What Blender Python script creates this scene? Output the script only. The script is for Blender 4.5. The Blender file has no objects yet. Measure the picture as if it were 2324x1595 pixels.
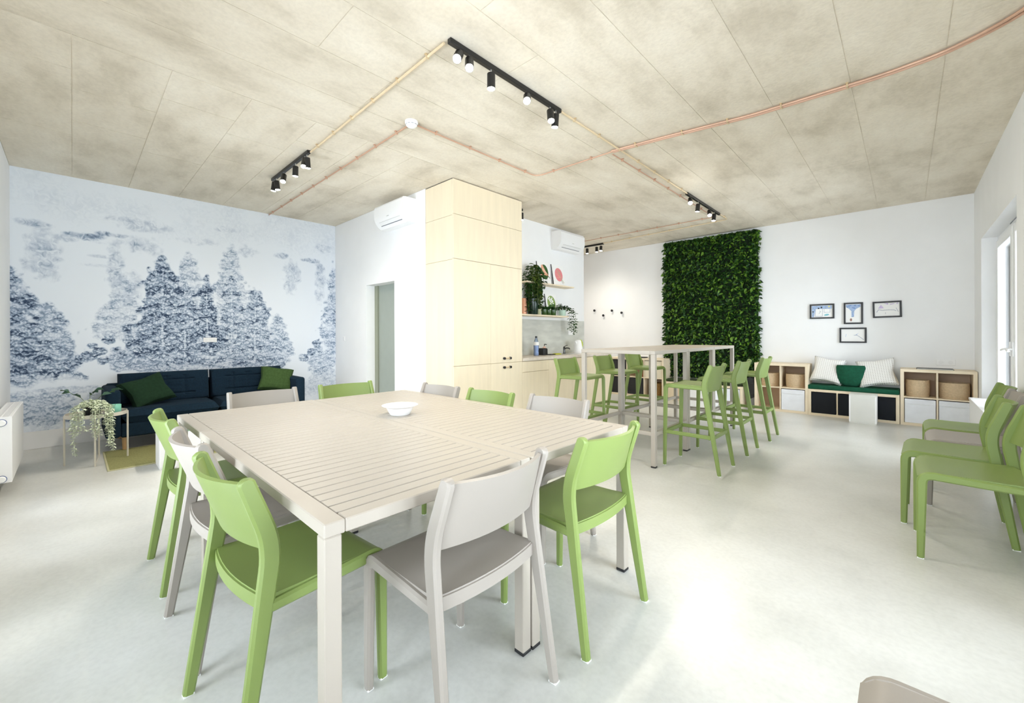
import bpy, bmesh, math, random
import numpy as np
from mathutils import Vector, Matrix
random.seed(7); rng = np.random.default_rng(7)
PI = math.pi
sc = bpy.context.scene
C = sc.collection

# ------------------------------------------------------------------ camera
W_PX, H_PX = 2324, 1595
F_PX, YAW, ROLL, CY, CAM_H = 944.1, 0.758, -0.0036, 759.6, 1.205
Fv = Vector((-math.sin(YAW), math.cos(YAW), 0.0))
Rv = Vector((math.cos(YAW), math.sin(YAW), 0.0))
Uv = Rv.cross(Fv)
R2 = Rv * math.cos(ROLL) + Uv * math.sin(ROLL)
U2 = -Rv * math.sin(ROLL) + Uv * math.cos(ROLL)
cam_d = bpy.data.cameras.new('camera')
cam = bpy.data.objects.new('camera', cam_d); C.objects.link(cam)
cam.matrix_world = Matrix(((R2.x, U2.x, -Fv.x, 0), (R2.y, U2.y, -Fv.y, 0), (R2.z, U2.z, -Fv.z, CAM_H), (0, 0, 0, 1)))
cam_d.sensor_fit = 'HORIZONTAL'; cam_d.sensor_width = 36.0
cam_d.lens = F_PX / W_PX * 36.0
cam_d.shift_y = (CY - H_PX / 2) / W_PX
cam_d.clip_start = 0.02
sc.camera = cam

# ------------------------------------------------------------------ sky and exposure
wd = bpy.data.worlds.new('sky'); sc.world = wd; wd.use_nodes = True
bg = wd.node_tree.nodes['Background']
bg.inputs['Color'].default_value = (0.87, 0.935, 1.0, 1)
bg.inputs['Strength'].default_value = 9.0
sc.view_settings.view_transform = 'Standard'
sc.view_settings.look = 'None'
sc.view_settings.gamma = 1.0
sc.view_settings.exposure = 0.46
sc.view_settings.use_curve_mapping = False
sc.cycles.use_denoising = True
sc.cycles.max_bounces = 10
sc.cycles.diffuse_bounces = 6
sc.cycles.sample_clamp_indirect = 8.0

# room planes (metres, camera stands over the origin)
XM, YD, XC, XK, YB, XR, YL, YKE, YCE, HC = -6.788, 2.965, -3.717, -4.258, 7.918, 0.638, -0.45, 6.405, 4.125, 2.992

def portal(name, loc, rot, sx, sy):
    d = bpy.data.lights.new(name, 'AREA'); d.shape = 'RECTANGLE'; d.size = sx; d.size_y = sy
    d.cycles.is_portal = True
    o = bpy.data.objects.new(name, d); C.objects.link(o); o.location = loc; o.rotation_euler = rot
# window openings: (wall, a0, a1, z0, z1)
WINS = [('R', 5.13, 7.25, 0.0, 2.30), ('R', 0.35, 2.75, 0.05, 2.30),
        ('F', -4.75, -3.25, 0.05, 2.40), ('F', -2.95, -1.25, 0.05, 2.40), ('F', -0.95, 0.35, 0.05, 2.40)]
for wl, a0, a1, z0, z1 in WINS:
    m = (a0 + a1) / 2; zm = (z0 + z1) / 2
    if wl == 'R': portal('daylight_portal', (XR + 0.215, m, zm), (0, PI / 2, 0), z1 - z0, a1 - a0)
    else: portal('daylight_portal', (m, YL - 0.215, zm), (PI / 2, 0, 0), a1 - a0, z1 - z0)

# ------------------------------------------------------------------ materials
def nt(m):
    m.use_nodes = True
    return m.node_tree.nodes, m.node_tree.links, m.node_tree.nodes['Principled BSDF']
MATS = {}
def mat(name, col, rough=0.5, metal=0.0, var=0.0, vscale=8.0, bump=0.0, bscale=60.0, emit=None, estr=0.0, stretch=None, spec=0.5):
    if name in MATS: return MATS[name]
    m = bpy.data.materials.new(name); n, l, p = nt(m)
    c4 = (col[0], col[1], col[2], 1)
    p.inputs['Base Color'].default_value = c4
    p.inputs['Roughness'].default_value = rough
    p.inputs['Metallic'].default_value = metal
    p.inputs['Specular IOR Level'].default_value = spec
    tc = n.new('ShaderNodeTexCoord'); mp = n.new('ShaderNodeMapping')
    l.new(tc.outputs['Object'], mp.inputs['Vector'])
    if stretch: mp.inputs['Scale'].default_value = stretch
    if var > 0:
        t = n.new('ShaderNodeTexNoise'); t.inputs['Scale'].default_value = vscale; t.inputs['Detail'].default_value = 6
        l.new(mp.outputs['Vector'], t.inputs['Vector'])
        r = n.new('ShaderNodeValToRGB')
        r.color_ramp.elements[0].position = 0.3; r.color_ramp.elements[1].position = 0.7
        r.color_ramp.elements[0].color = (*[max(0, c * (1 - var)) for c in col], 1)
        r.color_ramp.elements[1].color = (*[min(1, c * (1 + var * 0.6)) for c in col], 1)
        l.new(t.outputs['Fac'], r.inputs['Fac']); l.new(r.outputs['Color'], p.inputs['Base Color'])
    if bump > 0:
        t2 = n.new('ShaderNodeTexNoise'); t2.inputs['Scale'].default_value = bscale; t2.inputs['Detail'].default_value = 4
        l.new(mp.outputs['Vector'], t2.inputs['Vector'])
        b = n.new('ShaderNodeBump'); b.inputs['Strength'].default_value = bump; b.inputs['Distance'].default_value = 0.01
        l.new(t2.outputs['Fac'], b.inputs['Height']); l.new(b.outputs['Normal'], p.inputs['Normal'])
    if emit:
        p.inputs['Emission Color'].default_value = (*emit, 1); p.inputs['Emission Strength'].default_value = estr
    MATS[name] = m
    return m

M_wall = mat('white_plaster', (0.86, 0.865, 0.87), 0.85, var=0.02, vscale=3, bump=0.03, bscale=160)
M_base = mat('white_skirting', (0.82, 0.82, 0.82), 0.6, bump=0.01)
M_green = mat('green_resin', (0.195, 0.265, 0.07), 0.42, bump=0.03, bscale=500)
M_taupe = mat('taupe_resin', (0.315, 0.285, 0.25), 0.42, bump=0.03, bscale=500)
M_table = mat('taupe_table_resin', (0.405, 0.365, 0.31), 0.38, bump=0.03, bscale=400)
M_black = mat('black_plastic', (0.012, 0.012, 0.014), 0.45, bump=0.02)
M_blackm = mat('black_metal', (0.02, 0.019, 0.018), 0.4, 0.3, bump=0.02)
M_white = mat('white_lacquer', (0.86, 0.86, 0.86), 0.35, bump=0.01)
M_glide = mat('clear_glide', (0.85, 0.86, 0.84), 0.3, bump=0.01)
M_maple = mat('pale_maple', (0.80, 0.70, 0.52), 0.45, var=0.05, vscale=3, stretch=(5, 5, 0.6), bump=0.02, bscale=40)
M_birch = mat('pale_birch_shelf', (0.80, 0.68, 0.50), 0.5, var=0.06, vscale=6, bump=0.02)
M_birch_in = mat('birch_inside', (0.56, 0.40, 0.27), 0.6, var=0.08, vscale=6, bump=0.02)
M_worktop = mat('stone_worktop', (0.70, 0.63, 0.55), 0.35, var=0.12, vscale=20, bump=0.02)
M_splash = mat('grey_concrete_laminate', (0.58, 0.59, 0.54), 0.5, var=0.14, vscale=3.5, stretch=(1, 1, 3.5), bump=0.02)
M_door = mat('sage_door', (0.34, 0.38, 0.34), 0.5, var=0.03, bump=0.01)
M_navy = mat('navy_fabric', (0.007, 0.021, 0.038), 0.95, var=0.25, vscale=60, bump=0.35, bscale=500, spec=0.2)
M_forest = mat('forest_fabric', (0.010, 0.030, 0.014), 0.95, var=0.2, vscale=40, bump=0.3, bscale=400, spec=0.2)
M_emerald = mat('emerald_velvet', (0.008, 0.085, 0.045), 0.85, var=0.2, vscale=30, bump=0.25, bscale=300, spec=0.25)
M_mint = mat('mint_fabric', (0.42, 0.66, 0.50), 0.9, var=0.05, bump=0.2, bscale=400)
M_candle = mat('mint_wax', (0.22, 0.55, 0.42), 0.45, var=0.05, bump=0.05)
M_rug = mat('olive_rug_weave', (0.30, 0.295, 0.13), 0.95, var=0.2, vscale=90, bump=0.6, bscale=350, spec=0.1)
M_rugedge = mat('rug_binding', (0.48, 0.46, 0.28), 0.95, var=0.1, vscale=60, bump=0.4, bscale=300)
M_metalb = mat('beige_metal', (0.62, 0.58, 0.50), 0.4, bump=0.02)
M_tray = mat('dark_tray', (0.30, 0.27, 0.25), 0.4, bump=0.02)
M_leg = mat('beech_leg', (0.50, 0.31, 0.15), 0.5, var=0.15, vscale=10, bump=0.03)
M_basket = mat('natural_rope', (0.62, 0.47, 0.30), 0.9, var=0.12, vscale=50, bump=0.5, bscale=180)
M_wicker = mat('brown_wicker', (0.30, 0.17, 0.05), 0.9, var=0.3, vscale=40, bump=0.6, bscale=150)
M_linen = mat('white_linen_stripe', (0.80, 0.79, 0.76), 0.9, bump=0.3, bscale=300)
M_boxw = mat('white_felt_box', (0.80, 0.82, 0.86), 0.85, var=0.05, vscale=10, bump=0.1)
M_cube_shade = mat('shaded_white_panel', (0.70, 0.70, 0.66), 0.55, var=0.05, vscale=4, bump=0.01)  # greyed to paint shade on cube faces turned from the window
M_leafd = mat('dark_leaf', (0.018, 0.075, 0.008), 0.5, var=0.55, vscale=12, bump=0.05)
M_leafl = mat('bright_leaf', (0.13, 0.27, 0.025), 0.45, var=0.55, vscale=9, bump=0.05)
M_leafp = mat('pale_variegated_leaf', (0.72, 0.78, 0.60), 0.55, var=0.2, vscale=30, bump=0.03)
M_leafg = mat('grey_green_leaf', (0.06, 0.14, 0.09), 0.5, var=0.3, vscale=20, bump=0.03)
M_leafm = mat('olive_leaf', (0.09, 0.14, 0.02), 0.5, var=0.4, vscale=25, bump=0.03)
M_moss = mat('moss_backing', (0.004, 0.016, 0.003), 0.95, var=0.4, vscale=25, bump=0.6, bscale=80)
M_soil = mat('soil', (0.03, 0.02, 0.012), 0.95, var=0.3, bump=0.5)
M_potdk = mat('bottle_green_glaze', (0.004, 0.022, 0.012), 0.25, bump=0.02)
M_potgl = mat('moss_green_glass', (0.03, 0.075, 0.012), 0.15, bump=0.02)
M_potbe = mat('sage_beige_glaze', (0.42, 0.42, 0.24), 0.4, bump=0.02)
M_copper = mat('blush_copper', (0.62, 0.30, 0.18), 0.35, 0.3, bump=0.02)
M_pipe = mat('copper_conduit', (0.58, 0.36, 0.25), 0.45, 0.2, var=0.1, bump=0.02)
M_pipeb = mat('cream_conduit', (0.72, 0.58, 0.38), 0.45, var=0.05, bump=0.02)
M_brass = mat('pale_brass', (0.72, 0.58, 0.38), 0.35, 0.5, bump=0.02)
M_lime = mat('lime_plastic', (0.50, 0.60, 0.02), 0.35, bump=0.01)
M_paper = mat('white_paper', (0.87, 0.87, 0.86), 0.8, bump=0.01)
M_pink = mat('pink_print', (0.75, 0.25, 0.27), 0.8, bump=0.01)
M_dkgreenp = mat('dark_green_print', (0.03, 0.10, 0.02), 0.8, bump=0.01)
M_lgreenp = mat('light_green_print', (0.25, 0.36, 0.10), 0.8, bump=0.01)
M_salmonp = mat('salmon_print', (0.80, 0.40, 0.26), 0.8, bump=0.01)
M_bluep = mat('blue_crayon', (0.38, 0.50, 0.72), 0.8, var=0.3, vscale=60, bump=0.01)
M_lilacp = mat('lilac_crayon', (0.62, 0.52, 0.74), 0.8, var=0.2, vscale=60, bump=0.01)
M_greyp = mat('grey_pencil', (0.45, 0.47, 0.55), 0.8, var=0.2, vscale=60, bump=0.01)
M_brownp = mat('brown_crayon', (0.32, 0.18, 0.15), 0.8, bump=0.01)
M_yellowp = mat('yellow_crayon', (0.75, 0.68, 0.22), 0.8, bump=0.01)
M_tealp = mat('teal_crayon', (0.20, 0.50, 0.58), 0.8, bump=0.01)
M_chrome = mat('dark_chrome', (0.10, 0.10, 0.10), 0.2, 0.9, bump=0.01)
M_steel = mat('brushed_steel', (0.62, 0.62, 0.60), 0.3, 0.8, bump=0.02)
M_soapp = mat('blush_plastic', (0.70, 0.45, 0.35), 0.35, bump=0.01)
M_lamp = mat('lit_lens', (1, 0.95, 0.85), 0.4, emit=(1.0, 0.93, 0.80), estr=60.0)
M_grey = mat('grey_slot', (0.16, 0.17, 0.20), 0.6, bump=0.01)
M_shadowgap = mat('dark_gap', (0.05, 0.04, 0.03), 0.8, bump=0.01)

def glass_mat(name, tint, gl=0.12, rough=0.02):
    m = bpy.data.materials.new(name); m.use_nodes = True
    n, l = m.node_tree.nodes, m.node_tree.links
    for x in list(n):
        if x.type != 'OUTPUT_MATERIAL': n.remove(x)
    out = [x for x in n if x.type == 'OUTPUT_MATERIAL'][0]
    t = n.new('ShaderNodeBsdfTransparent'); t.inputs['Color'].default_value = (*tint, 1)
    g = n.new('ShaderNodeBsdfGlossy'); g.inputs['Roughness'].default_value = rough
    fr = n.new('ShaderNodeFresnel'); fr.inputs['IOR'].default_value = 1.45
    mx = n.new('ShaderNodeMixShader')
    l.new(fr.outputs['Fac'], mx.inputs['Fac']); l.new(t.outputs['BSDF'], mx.inputs[1]); l.new(g.outputs['BSDF'], mx.inputs[2])
    l.new(mx.outputs['Shader'], out.inputs['Surface'])
    return m
M_glass = glass_mat('window_glass', (0.97, 0.985, 1.0))
M_pet = glass_mat('bottle_plastic', (0.72, 0.80, 0.93), rough=0.1)

def concrete(name, base, dark, light, rough, scale, streak, bump):
    m = bpy.data.materials.new(name); n, l, p = nt(m)
    tc = n.new('ShaderNodeTexCoord')
    big = n.new('ShaderNodeTexNoise'); big.inputs['Scale'].default_value = scale; big.inputs['Detail'].default_value = 8; big.inputs['Roughness'].default_value = 0.62
    mp = n.new('ShaderNodeMapping'); mp.inputs['Scale'].default_value = streak
    l.new(tc.outputs['Object'], mp.inputs['Vector']); l.new(mp.outputs['Vector'], big.inputs['Vector'])
    r = n.new('ShaderNodeValToRGB'); cr = r.color_ramp
    cr.elements[0].position = 0.30; cr.elements[0].color = (*dark, 1)
    cr.elements[1].position = 0.72; cr.elements[1].color = (*light, 1)
    e = cr.elements.new(0.5); e.color = (*base, 1)
    l.new(big.outputs['Fac'], r.inputs['Fac'])
    fine = n.new('ShaderNodeTexNoise'); fine.inputs['Scale'].default_value = 45; fine.inputs['Detail'].default_value = 6
    l.new(tc.outputs['Object'], fine.inputs['Vector'])
    mx = n.new('ShaderNodeMixRGB'); mx.blend_type = 'MULTIPLY'; mx.inputs['Fac'].default_value = 0.25
    l.new(r.outputs['Color'], mx.inputs['Color1'])
    r2 = n.new('ShaderNodeValToRGB'); r2.color_ramp.elements[0].position = 0.3; r2.color_ramp.elements[0].color = (0.72, 0.72, 0.72, 1); r2.color_ramp.elements[1].position = 0.6
    l.new(fine.outputs['Fac'], r2.inputs['Fac']); l.new(r2.outputs['Color'], mx.inputs['Color2'])
    l.new(mx.outputs['Color'], p.inputs['Base Color'])
    mr = n.new('ShaderNodeMapRange'); mr.inputs['To Min'].default_value = rough - 0.08; mr.inputs['To Max'].default_value = rough + 0.1
    l.new(big.outputs['Fac'], mr.inputs['Value']); l.new(mr.outputs['Result'], p.inputs['Roughness'])
    b = n.new('ShaderNodeBump'); b.inputs['Strength'].default_value = bump; b.inputs['Distance'].default_value = 0.01
    l.new(fine.outputs['Fac'], b.inputs['Height']); l.new(b.outputs['Normal'], p.inputs['Normal'])
    MATS[name] = m
    return m
M_floor = concrete('polished_concrete', (0.60, 0.60, 0.565), (0.50, 0.50, 0.465), (0.68, 0.685, 0.66), 0.30, 1.1, (1, 1, 1), 0.04)
M_ceil = concrete('board_marked_concrete', (0.74, 0.67, 0.55), (0.57, 0.505, 0.395), (0.83, 0.77, 0.655), 0.8, 1.3, (1.0, 2.2, 1.0), 0.2)
M_ceil2 = concrete('board_marked_concrete_cross', (0.74, 0.67, 0.55), (0.57, 0.505, 0.395), (0.83, 0.77, 0.655), 0.8, 1.3, (2.2, 1.0, 1.0), 0.2)

# ------------------------------------------------------------------ mesh helpers
def fin(bm, name, smooth=True, angle=0.6):
    me = bpy.data.meshes.new(name)
    bmesh.ops.recalc_face_normals(bm, faces=bm.faces)
    bm.to_mesh(me); bm.free()
    if smooth:
        me.shade_smooth(); me.set_sharp_from_angle(angle=angle)
    return me
def box(bm, x0, x1, y0, y1, z0, z1, bev=0.0, seg=1):
    if x0 > x1: x0, x1 = x1, x0
    if y0 > y1: y0, y1 = y1, y0
    if z0 > z1: z0, z1 = z1, z0
    v = [bm.verts.new(p) for p in ((x0, y0, z0), (x1, y0, z0), (x1, y1, z0), (x0, y1, z0), (x0, y0, z1), (x1, y0, z1), (x1, y1, z1), (x0, y1, z1))]
    fs = [bm.faces.new([v[i] for i in q]) for q in ((0, 3, 2, 1), (4, 5, 6, 7), (0, 1, 5, 4), (1, 2, 6, 5), (2, 3, 7, 6), (3, 0, 4, 7))]
    if bev > 0:
        es = list({e for f in fs for e in f.edges})
        bmesh.ops.bevel(bm, geom=es, offset=bev, segments=seg, affect='EDGES', profile=0.5)
    return bm
def bx(*a, **k): return box(bmesh.new(), *a, **k)
def lathe(bm, prof, seg=24, c=(0, 0, 0), sx=1.0, sy=1.0, rib=0.0):
    rings = []
    for r, z in prof:
        ring = []
        for i in range(seg):
            a = 2 * PI * i / seg
            ring.append(bm.verts.new((c[0] + r * sx * math.cos(a), c[1] + r * sy * math.sin(a), c[2] + z)))
        rings.append(ring)
    for A, B in zip(rings, rings[1:]):
        for i in range(seg):
            j = (i + 1) % seg
            bm.faces.new((A[i], A[j], B[j], B[i]))
    bm.faces.new(rings[0][::-1]); bm.faces.new(rings[-1])
    return bm
def tube(bm, pts, r, seg=8, cap=True):
    pts = [Vector(p) for p in pts]; rings = []
    up = Vector((0, 0, 1))
    for i, p in enumerate(pts):
        t = (pts[min(i + 1, len(pts) - 1)] - pts[max(i - 1, 0)]).normalized()
        ref = up if abs(t.z) < 0.9 else Vector((1, 0, 0))
        a = t.cross(ref).normalized(); b = t.cross(a)
        rr = r[i] if isinstance(r, (list, tuple)) else r
        rings.append([bm.verts.new(p + (a * math.cos(2 * PI * k / seg) + b * math.sin(2 * PI * k / seg)) * rr) for k in range(seg)])
    for A, B in zip(rings, rings[1:]):
        for k in range(seg):
            j = (k + 1) % seg
            bm.faces.new((A[k], A[j], B[j], B[k]))
    if cap: bm.faces.new(rings[0][::-1]); bm.faces.new(rings[-1])
    return bm
def roundpath(pts, rad, seg=5):
    out = [Vector(pts[0])]
    for i in range(1, len(pts) - 1):
        p = Vector(pts[i]); a = (Vector(pts[i - 1]) - p); b = (Vector(pts[i + 1]) - p)
        r = rad[i - 1] if isinstance(rad, (list, tuple)) else rad
        r = min(r, a.length * 0.48, b.length * 0.48)
        A = p + a.normalized() * r; B = p + b.normalized() * r
        for k in range(seg + 1):
            t = k / seg
            out.append(A * (1 - t) ** 2 + p * 2 * t * (1 - t) + B * t * t)
    out.append(Vector(pts[-1]))
    return out
def strap(bm, path, ws, ts, lats, ch=0.006):
    """rectangular section with chamfered edges swept along a path in the side plane (y forward, z up); lats = sideways x"""
    n = len(path); rings = []
    def val(v, i): return v[i] if isinstance(v, (list, tuple)) else v
    for i, p in enumerate(path):
        t = (path[min(i + 1, n - 1)] - path[max(i - 1, 0)]).normalized()
        nr = Vector((-t.y, t.x))
        w = val(ws, i) / 2; th = val(ts, i) / 2; x = val(lats, i)
        c = min(ch, w * 0.6, th * 0.6)
        ring = []
        for a, b in ((w - c, th), (w, th - c), (w, -th + c), (w - c, -th), (-w + c, -th), (-w, -th + c), (-w, th - c), (-w + c, th)):
            q = p + nr * a
            ring.append(bm.verts.new((x + b, q.x, q.y)))
        rings.append(ring)
    for A, B in zip(rings, rings[1:]):
        for k in range(8):
            j = (k + 1) % 8
            bm.faces.new((A[k], A[j], B[j], B[k]))
    bm.faces.new(rings[0][::-1]); bm.faces.new(rings[-1])
    return bm
def sheet(bm, fn, nu, nv, thick):
    """closed thin shell from a parametric surface fn(u,v)->Vector, thickness along normals"""
    P = [[fn(i / nu, j / nv) for j in range(nv + 1)] for i in range(nu + 1)]
    def nrm(i, j):
        du = P[min(i + 1, nu)][j] - P[max(i - 1, 0)][j]; dv = P[i][min(j + 1, nv)] - P[i][max(j - 1, 0)]
        return du.cross(dv).normalized()
    A = [[bm.verts.new(P[i][j] + nrm(i, j) * thick / 2) for j in range(nv + 1)] for i in range(nu + 1)]
    B = [[bm.verts.new(P[i][j] - nrm(i, j) * thick / 2) for j in range(nv + 1)] for i in range(nu + 1)]
    for i in range(nu):
        for j in range(nv):
            bm.faces.new((A[i][j], A[i + 1][j], A[i + 1][j + 1], A[i][j + 1]))
            bm.faces.new((B[i][j], B[i][j + 1], B[i + 1][j + 1], B[i + 1][j]))
    for i in range(nu):
        bm.faces.new((A[i][0], B[i][0], B[i + 1][0], A[i + 1][0])); bm.faces.new((A[i][nv], A[i + 1][nv], B[i + 1][nv], B[i][nv]))
    for j in range(nv):
        bm.faces.new((A[0][j], A[0][j + 1], B[0][j + 1], B[0][j])); bm.faces.new((A[nu][j], B[nu][j], B[nu][j + 1], A[nu][j + 1]))
    return bm
def cushion(bm, w, d, h, bulge=0.35, n=14, tuft=None, wob=0.0):
    """soft block centred on x,y with base z=0: w(x) d(y) h(z)"""
    def prof(a): return max(0.0, 1 - abs(a) ** 6)
    T, Bt = [], []
    for i in range(n + 1):
        rt, rb = [], []
        for j in range(n + 1):
            a = -1 + 2 * i / n; b = -1 + 2 * j / n
            a = math.copysign(abs(a) ** 0.75, a); b = math.copysign(abs(b) ** 0.75, b)
            e = (prof(a) * prof(b)) ** 0.5
            x = a * w / 2 * (1 - wob * (1 - abs(b)) * abs(a)); y = b * d / 2 * (1 - wob * (1 - abs(a)) * abs(b))
            dz = 0
            if tuft: dz = tuft(a, b)
            k = h / 2 * ((1 - bulge) * min(1, e * 2.2) + bulge * e)
            rt.append(bm.verts.new((x, y, h / 2 + k - dz * e))); rb.append(bm.verts.new((x, y, h / 2 - k)))
        T.append(rt); Bt.append(rb)
    for i in range(n):
        for j in range(n):
            bm.faces.new((T[i][j], T[i + 1][j], T[i + 1][j + 1], T[i][j + 1]))
            bm.faces.new((Bt[i][j], Bt[i][j + 1], Bt[i + 1][j + 1], Bt[i + 1][j]))
    for i in range(n):
        bm.faces.new((T[i][0], Bt[i][0], Bt[i + 1][0], T[i + 1][0])); bm.faces.new((T[i][n], T[i + 1][n], Bt[i + 1][n], Bt[i][n]))
        bm.faces.new((T[0][i], T[0][i + 1], Bt[0][i + 1], Bt[0][i])); bm.faces.new((T[n][i], Bt[n][i], Bt[n][i + 1], T[n][i + 1]))
    bmesh.ops.remove_doubles(bm, verts=bm.verts, dist=0.0004)
    return bm

# ------------------------------------------------------------------ object helpers
def link(name, me, m=None, parent=None, loc=None, rot=None):
    o = bpy.data.objects.new(name, me); C.objects.link(o)
    if m and me and not me.materials: me.materials.append(m)
    if parent: o.parent = parent
    if loc: o.location = loc
    if rot: o.rotation_euler = rot
    return o
def part(name, bm, m, parent=None, loc=None, rot=None, smooth=True, angle=0.6):
    return link(name, fin(bm, name, smooth, angle), m, parent, loc, rot)
def tag(o, label, cat, group=None):
    o['label'] = label; o['category'] = cat
    if group: o['group'] = group
    return o
def thing(name, label, cat, loc=(0, 0, 0), rz=0.0, group=None):
    o = bpy.data.objects.new(name, None); C.objects.link(o); o.empty_display_size = 0.05
    o.location = loc; o.rotation_euler = (0, 0, rz)
    return tag(o, label, cat, group)
def struct(name, bm, m, label, smooth=False):
    o = part(name, bm, m, smooth=smooth); o['kind'] = 'structure'; o['label'] = label; o['category'] = name.split('_')[0]
    return o
def dup(root, loc, rz, label, group=None):
    r = root.copy(); C.objects.link(r); r.location = loc; r.rotation_euler = (0, 0, rz); r['label'] = label
    if group: r['group'] = group
    for ch in list(root.children):
        c = ch.copy(); C.objects.link(c); c.parent = r
        for g in list(ch.children):
            d = g.copy(); C.objects.link(d); d.parent = c
    return r
def stuff(o): o['kind'] = 'stuff'; return o

# ================================================================== SETTING
struct('floor', bx(XM - 0.2, XR + 0.2, YL - 0.2, YB + 0.2, -0.15, 0.0), M_floor, 'pale polished concrete floor')
# ceiling slab with formwork panels standing 4 mm below it, joints left open
ceil = struct('ceiling', bx(XM - 0.2, XR + 0.2, YL - 0.2, YB + 0.2, HC + 0.003, HC + 0.25), M_ceil, 'board-marked raw concrete ceiling')
G = 0.0025
def fpanel(x0, x1, y0, y1, m):
    me = fin(bx(x0 + G, x1 - G, y0 + G, y1 - G, HC, HC + 0.004), 'formwork_panel', False)
    link('formwork_panel', me, m, ceil)
xs = [0.66, 0.19, -0.28, -0.75, -1.22, -1.70, -2.17, -2.64, -3.11, -3.58]
for i in range(len(xs) - 1):
    ys = [-0.45, 1.05 + 0.5 * (i % 3), 3.45 + 0.35 * (i % 2), 5.6 + 0.3 * ((i + 1) % 3), 7.918]
    for a, b in zip(ys, ys[1:]): fpanel(xs[i + 1], xs[i], a, b, M_ceil2)
yy = [-0.45, 0.0, 0.465, 0.935, 1.41, 1.88, 2.35, 2.965]
for i in range(len(yy) - 1):
    xe = [-6.79, -5.35 + 0.35 * (i % 2), -4.05 - 0.3 * (i % 2), -3.58]
    for a, b in zip(xe, xe[1:]): fpanel(a, b, yy[i], yy[i + 1], M_ceil)
yy = [2.965, 4.2, 5.4, 6.42, 6.95, 7.45, 7.918]
for i in range(len(yy) - 1):
    xe = [-6.79, -5.2, -3.58] if i > 2 else [-4.27, -3.58]
    for a, b in zip(xe, xe[1:]): fpanel(a, b, yy[i], yy[i + 1], M_ceil)

wl = struct('wall_left', bx(XM - 0.2, XM, YL - 0.2, YB + 0.2, 0, HC), M_wall, 'left wall papered with a blue ink landscape')
struct('wall_back', bx(XM - 0.2, XR + 0.2, YB, YB + 0.2, 0, HC), M_wall, 'white back wall')
def holed(axis, a0, a1, c0, c1, holes):
    """wall along an axis from a0 to a1, thickness c0..c1, with openings (h0,h1,z0,z1)"""
    bm = bmesh.new(); cur = a0
    def B(p, q, z0, z1):
        if z1 - z0 < 1e-4 or q - p < 1e-4: return
        if axis == 'x': box(bm, p, q, c0, c1, z0, z1)
        else: box(bm, c0, c1, p, q, z0, z1)
    for h0, h1, z0, z1 in sorted(holes):
        B(cur, h0, 0, HC); B(h0, h1, 0, z0); B(h0, h1, z1, HC); cur = h1
    B(cur, a1, 0, HC)
    return bm
struct('wall_right', holed('y', YL - 0.2, YB, XR, XR + 0.2, [w[1:] for w in WINS if w[0] == 'R']), M_wall, 'white right wall with tall windows')
struct('wall_front', holed('x', XM, XR, YL - 0.2, YL, [w[1:] for w in WINS if w[0] == 'F']), M_wall, 'white window wall on the near left')
struct('wall_partition', holed('x', XM, XK - 0.2, YD, YD + 0.2, [(-5.751, -4.973, 0, 1.936)]), M_wall, 'white partition wall with a doorway')
struct('wall_kitchen', bx(XK - 0.2, XK, YD, YKE, 0, HC), M_wall, 'white wall behind the kitchenette')
struct('wall_hall', bx(XM, XK - 0.2, YKE - 0.2, YKE, 0, HC), M_wall, 'white wall turning into the side hall')
struct('baseboard_left', bx(XM, XM + 0.012, YL, YD, 0, 0.185, 0.003), M_base, 'tall white skirting under the wallpaper', True)

# door in the partition
d1 = thing('door_1', 'flush sage grey door deep in the white reveal', 'door', (-5.362, 3.12, 0)); d1['kind'] = 'structure'
part('door_leaf', bx(-0.389, 0.389, 0.0, 0.04, 0, 1.936), M_door, d1)
part('door_frame', bx(-0.389, -0.30, -0.022, 0.0, 0, 1.936), mat('sage_frame', (0.27, 0.29, 0.22), 0.5, bump=0.01), d1)
# windows
def window(i, wall, a0, a1, z0, z1, label):
    w = a1 - a0; t = thing('window_%d' % i, label, 'window', (XR + 0.16, a0, z0) if wall == 'R' else (a0, YL - 0.16, z0), PI / 2 if wall == 'R' else 0.0)
    t['kind'] = 'structure'
    h = z1 - z0; fr = bmesh.new()                                   # local x along the wall, y across
    fw = 0.06
    for p in ((0, fw, 0, h), (w - fw, w, 0, h), (fw, w - fw, 0, fw), (fw, w - fw, h - fw, h), (w / 2 - 0.03, w / 2 + 0.03, fw, h - fw)):
        box(fr, p[0], p[1], -0.035, 0.035, p[2], p[3], 0.004)
    part('window_frame', fr, M_white, t)
    for s in range(2):
        x0 = fw + s * (w / 2 - 0.03); x1 = (w / 2 - 0.03) if s == 0 else w - fw
        x0 = fw if s == 0 else w / 2 + 0.03
        sash = bmesh.new(); sw = 0.085
        for p in ((x0, x0 + sw, fw, h - fw), (x1 - sw, x1, fw, h - fw), (x0 + sw, x1 - sw, fw, fw + sw), (x0 + sw, x1 - sw, h - fw - sw, h - fw)):
            box(sash, p[0], p[1], -0.02, 0.055, p[2], p[3], 0.005)
        so = part('sash', sash, M_white, t)
        part('pane', bx(x0 + sw - 0.005, x1 - sw + 0.005, 0.012, 0.022, fw + sw - 0.005, h - fw - sw + 0.005), M_glass, so, smooth=False)
        hx = x1 - sw / 2 if s == 0 else x0 + sw / 2
        hb = bx(hx - 0.016, hx + 0.016, 0.055, 0.068, 0.98, 1.12, 0.004)
        tube(hb, [(hx, 0.065, 1.05), (hx, 0.10, 1.05), (hx + (-0.03 if s == 0 else 0.03), 0.105, 1.045), (hx + (-0.13 if s == 0 else 0.13), 0.105, 1.035)], 0.010, 8)
        part('handle', hb, M_white, so)
    return t
w1 = window(1, 'R', *WINS[0][1:], 'tall white framed window in the right wall')
v = bmesh.new()
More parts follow.
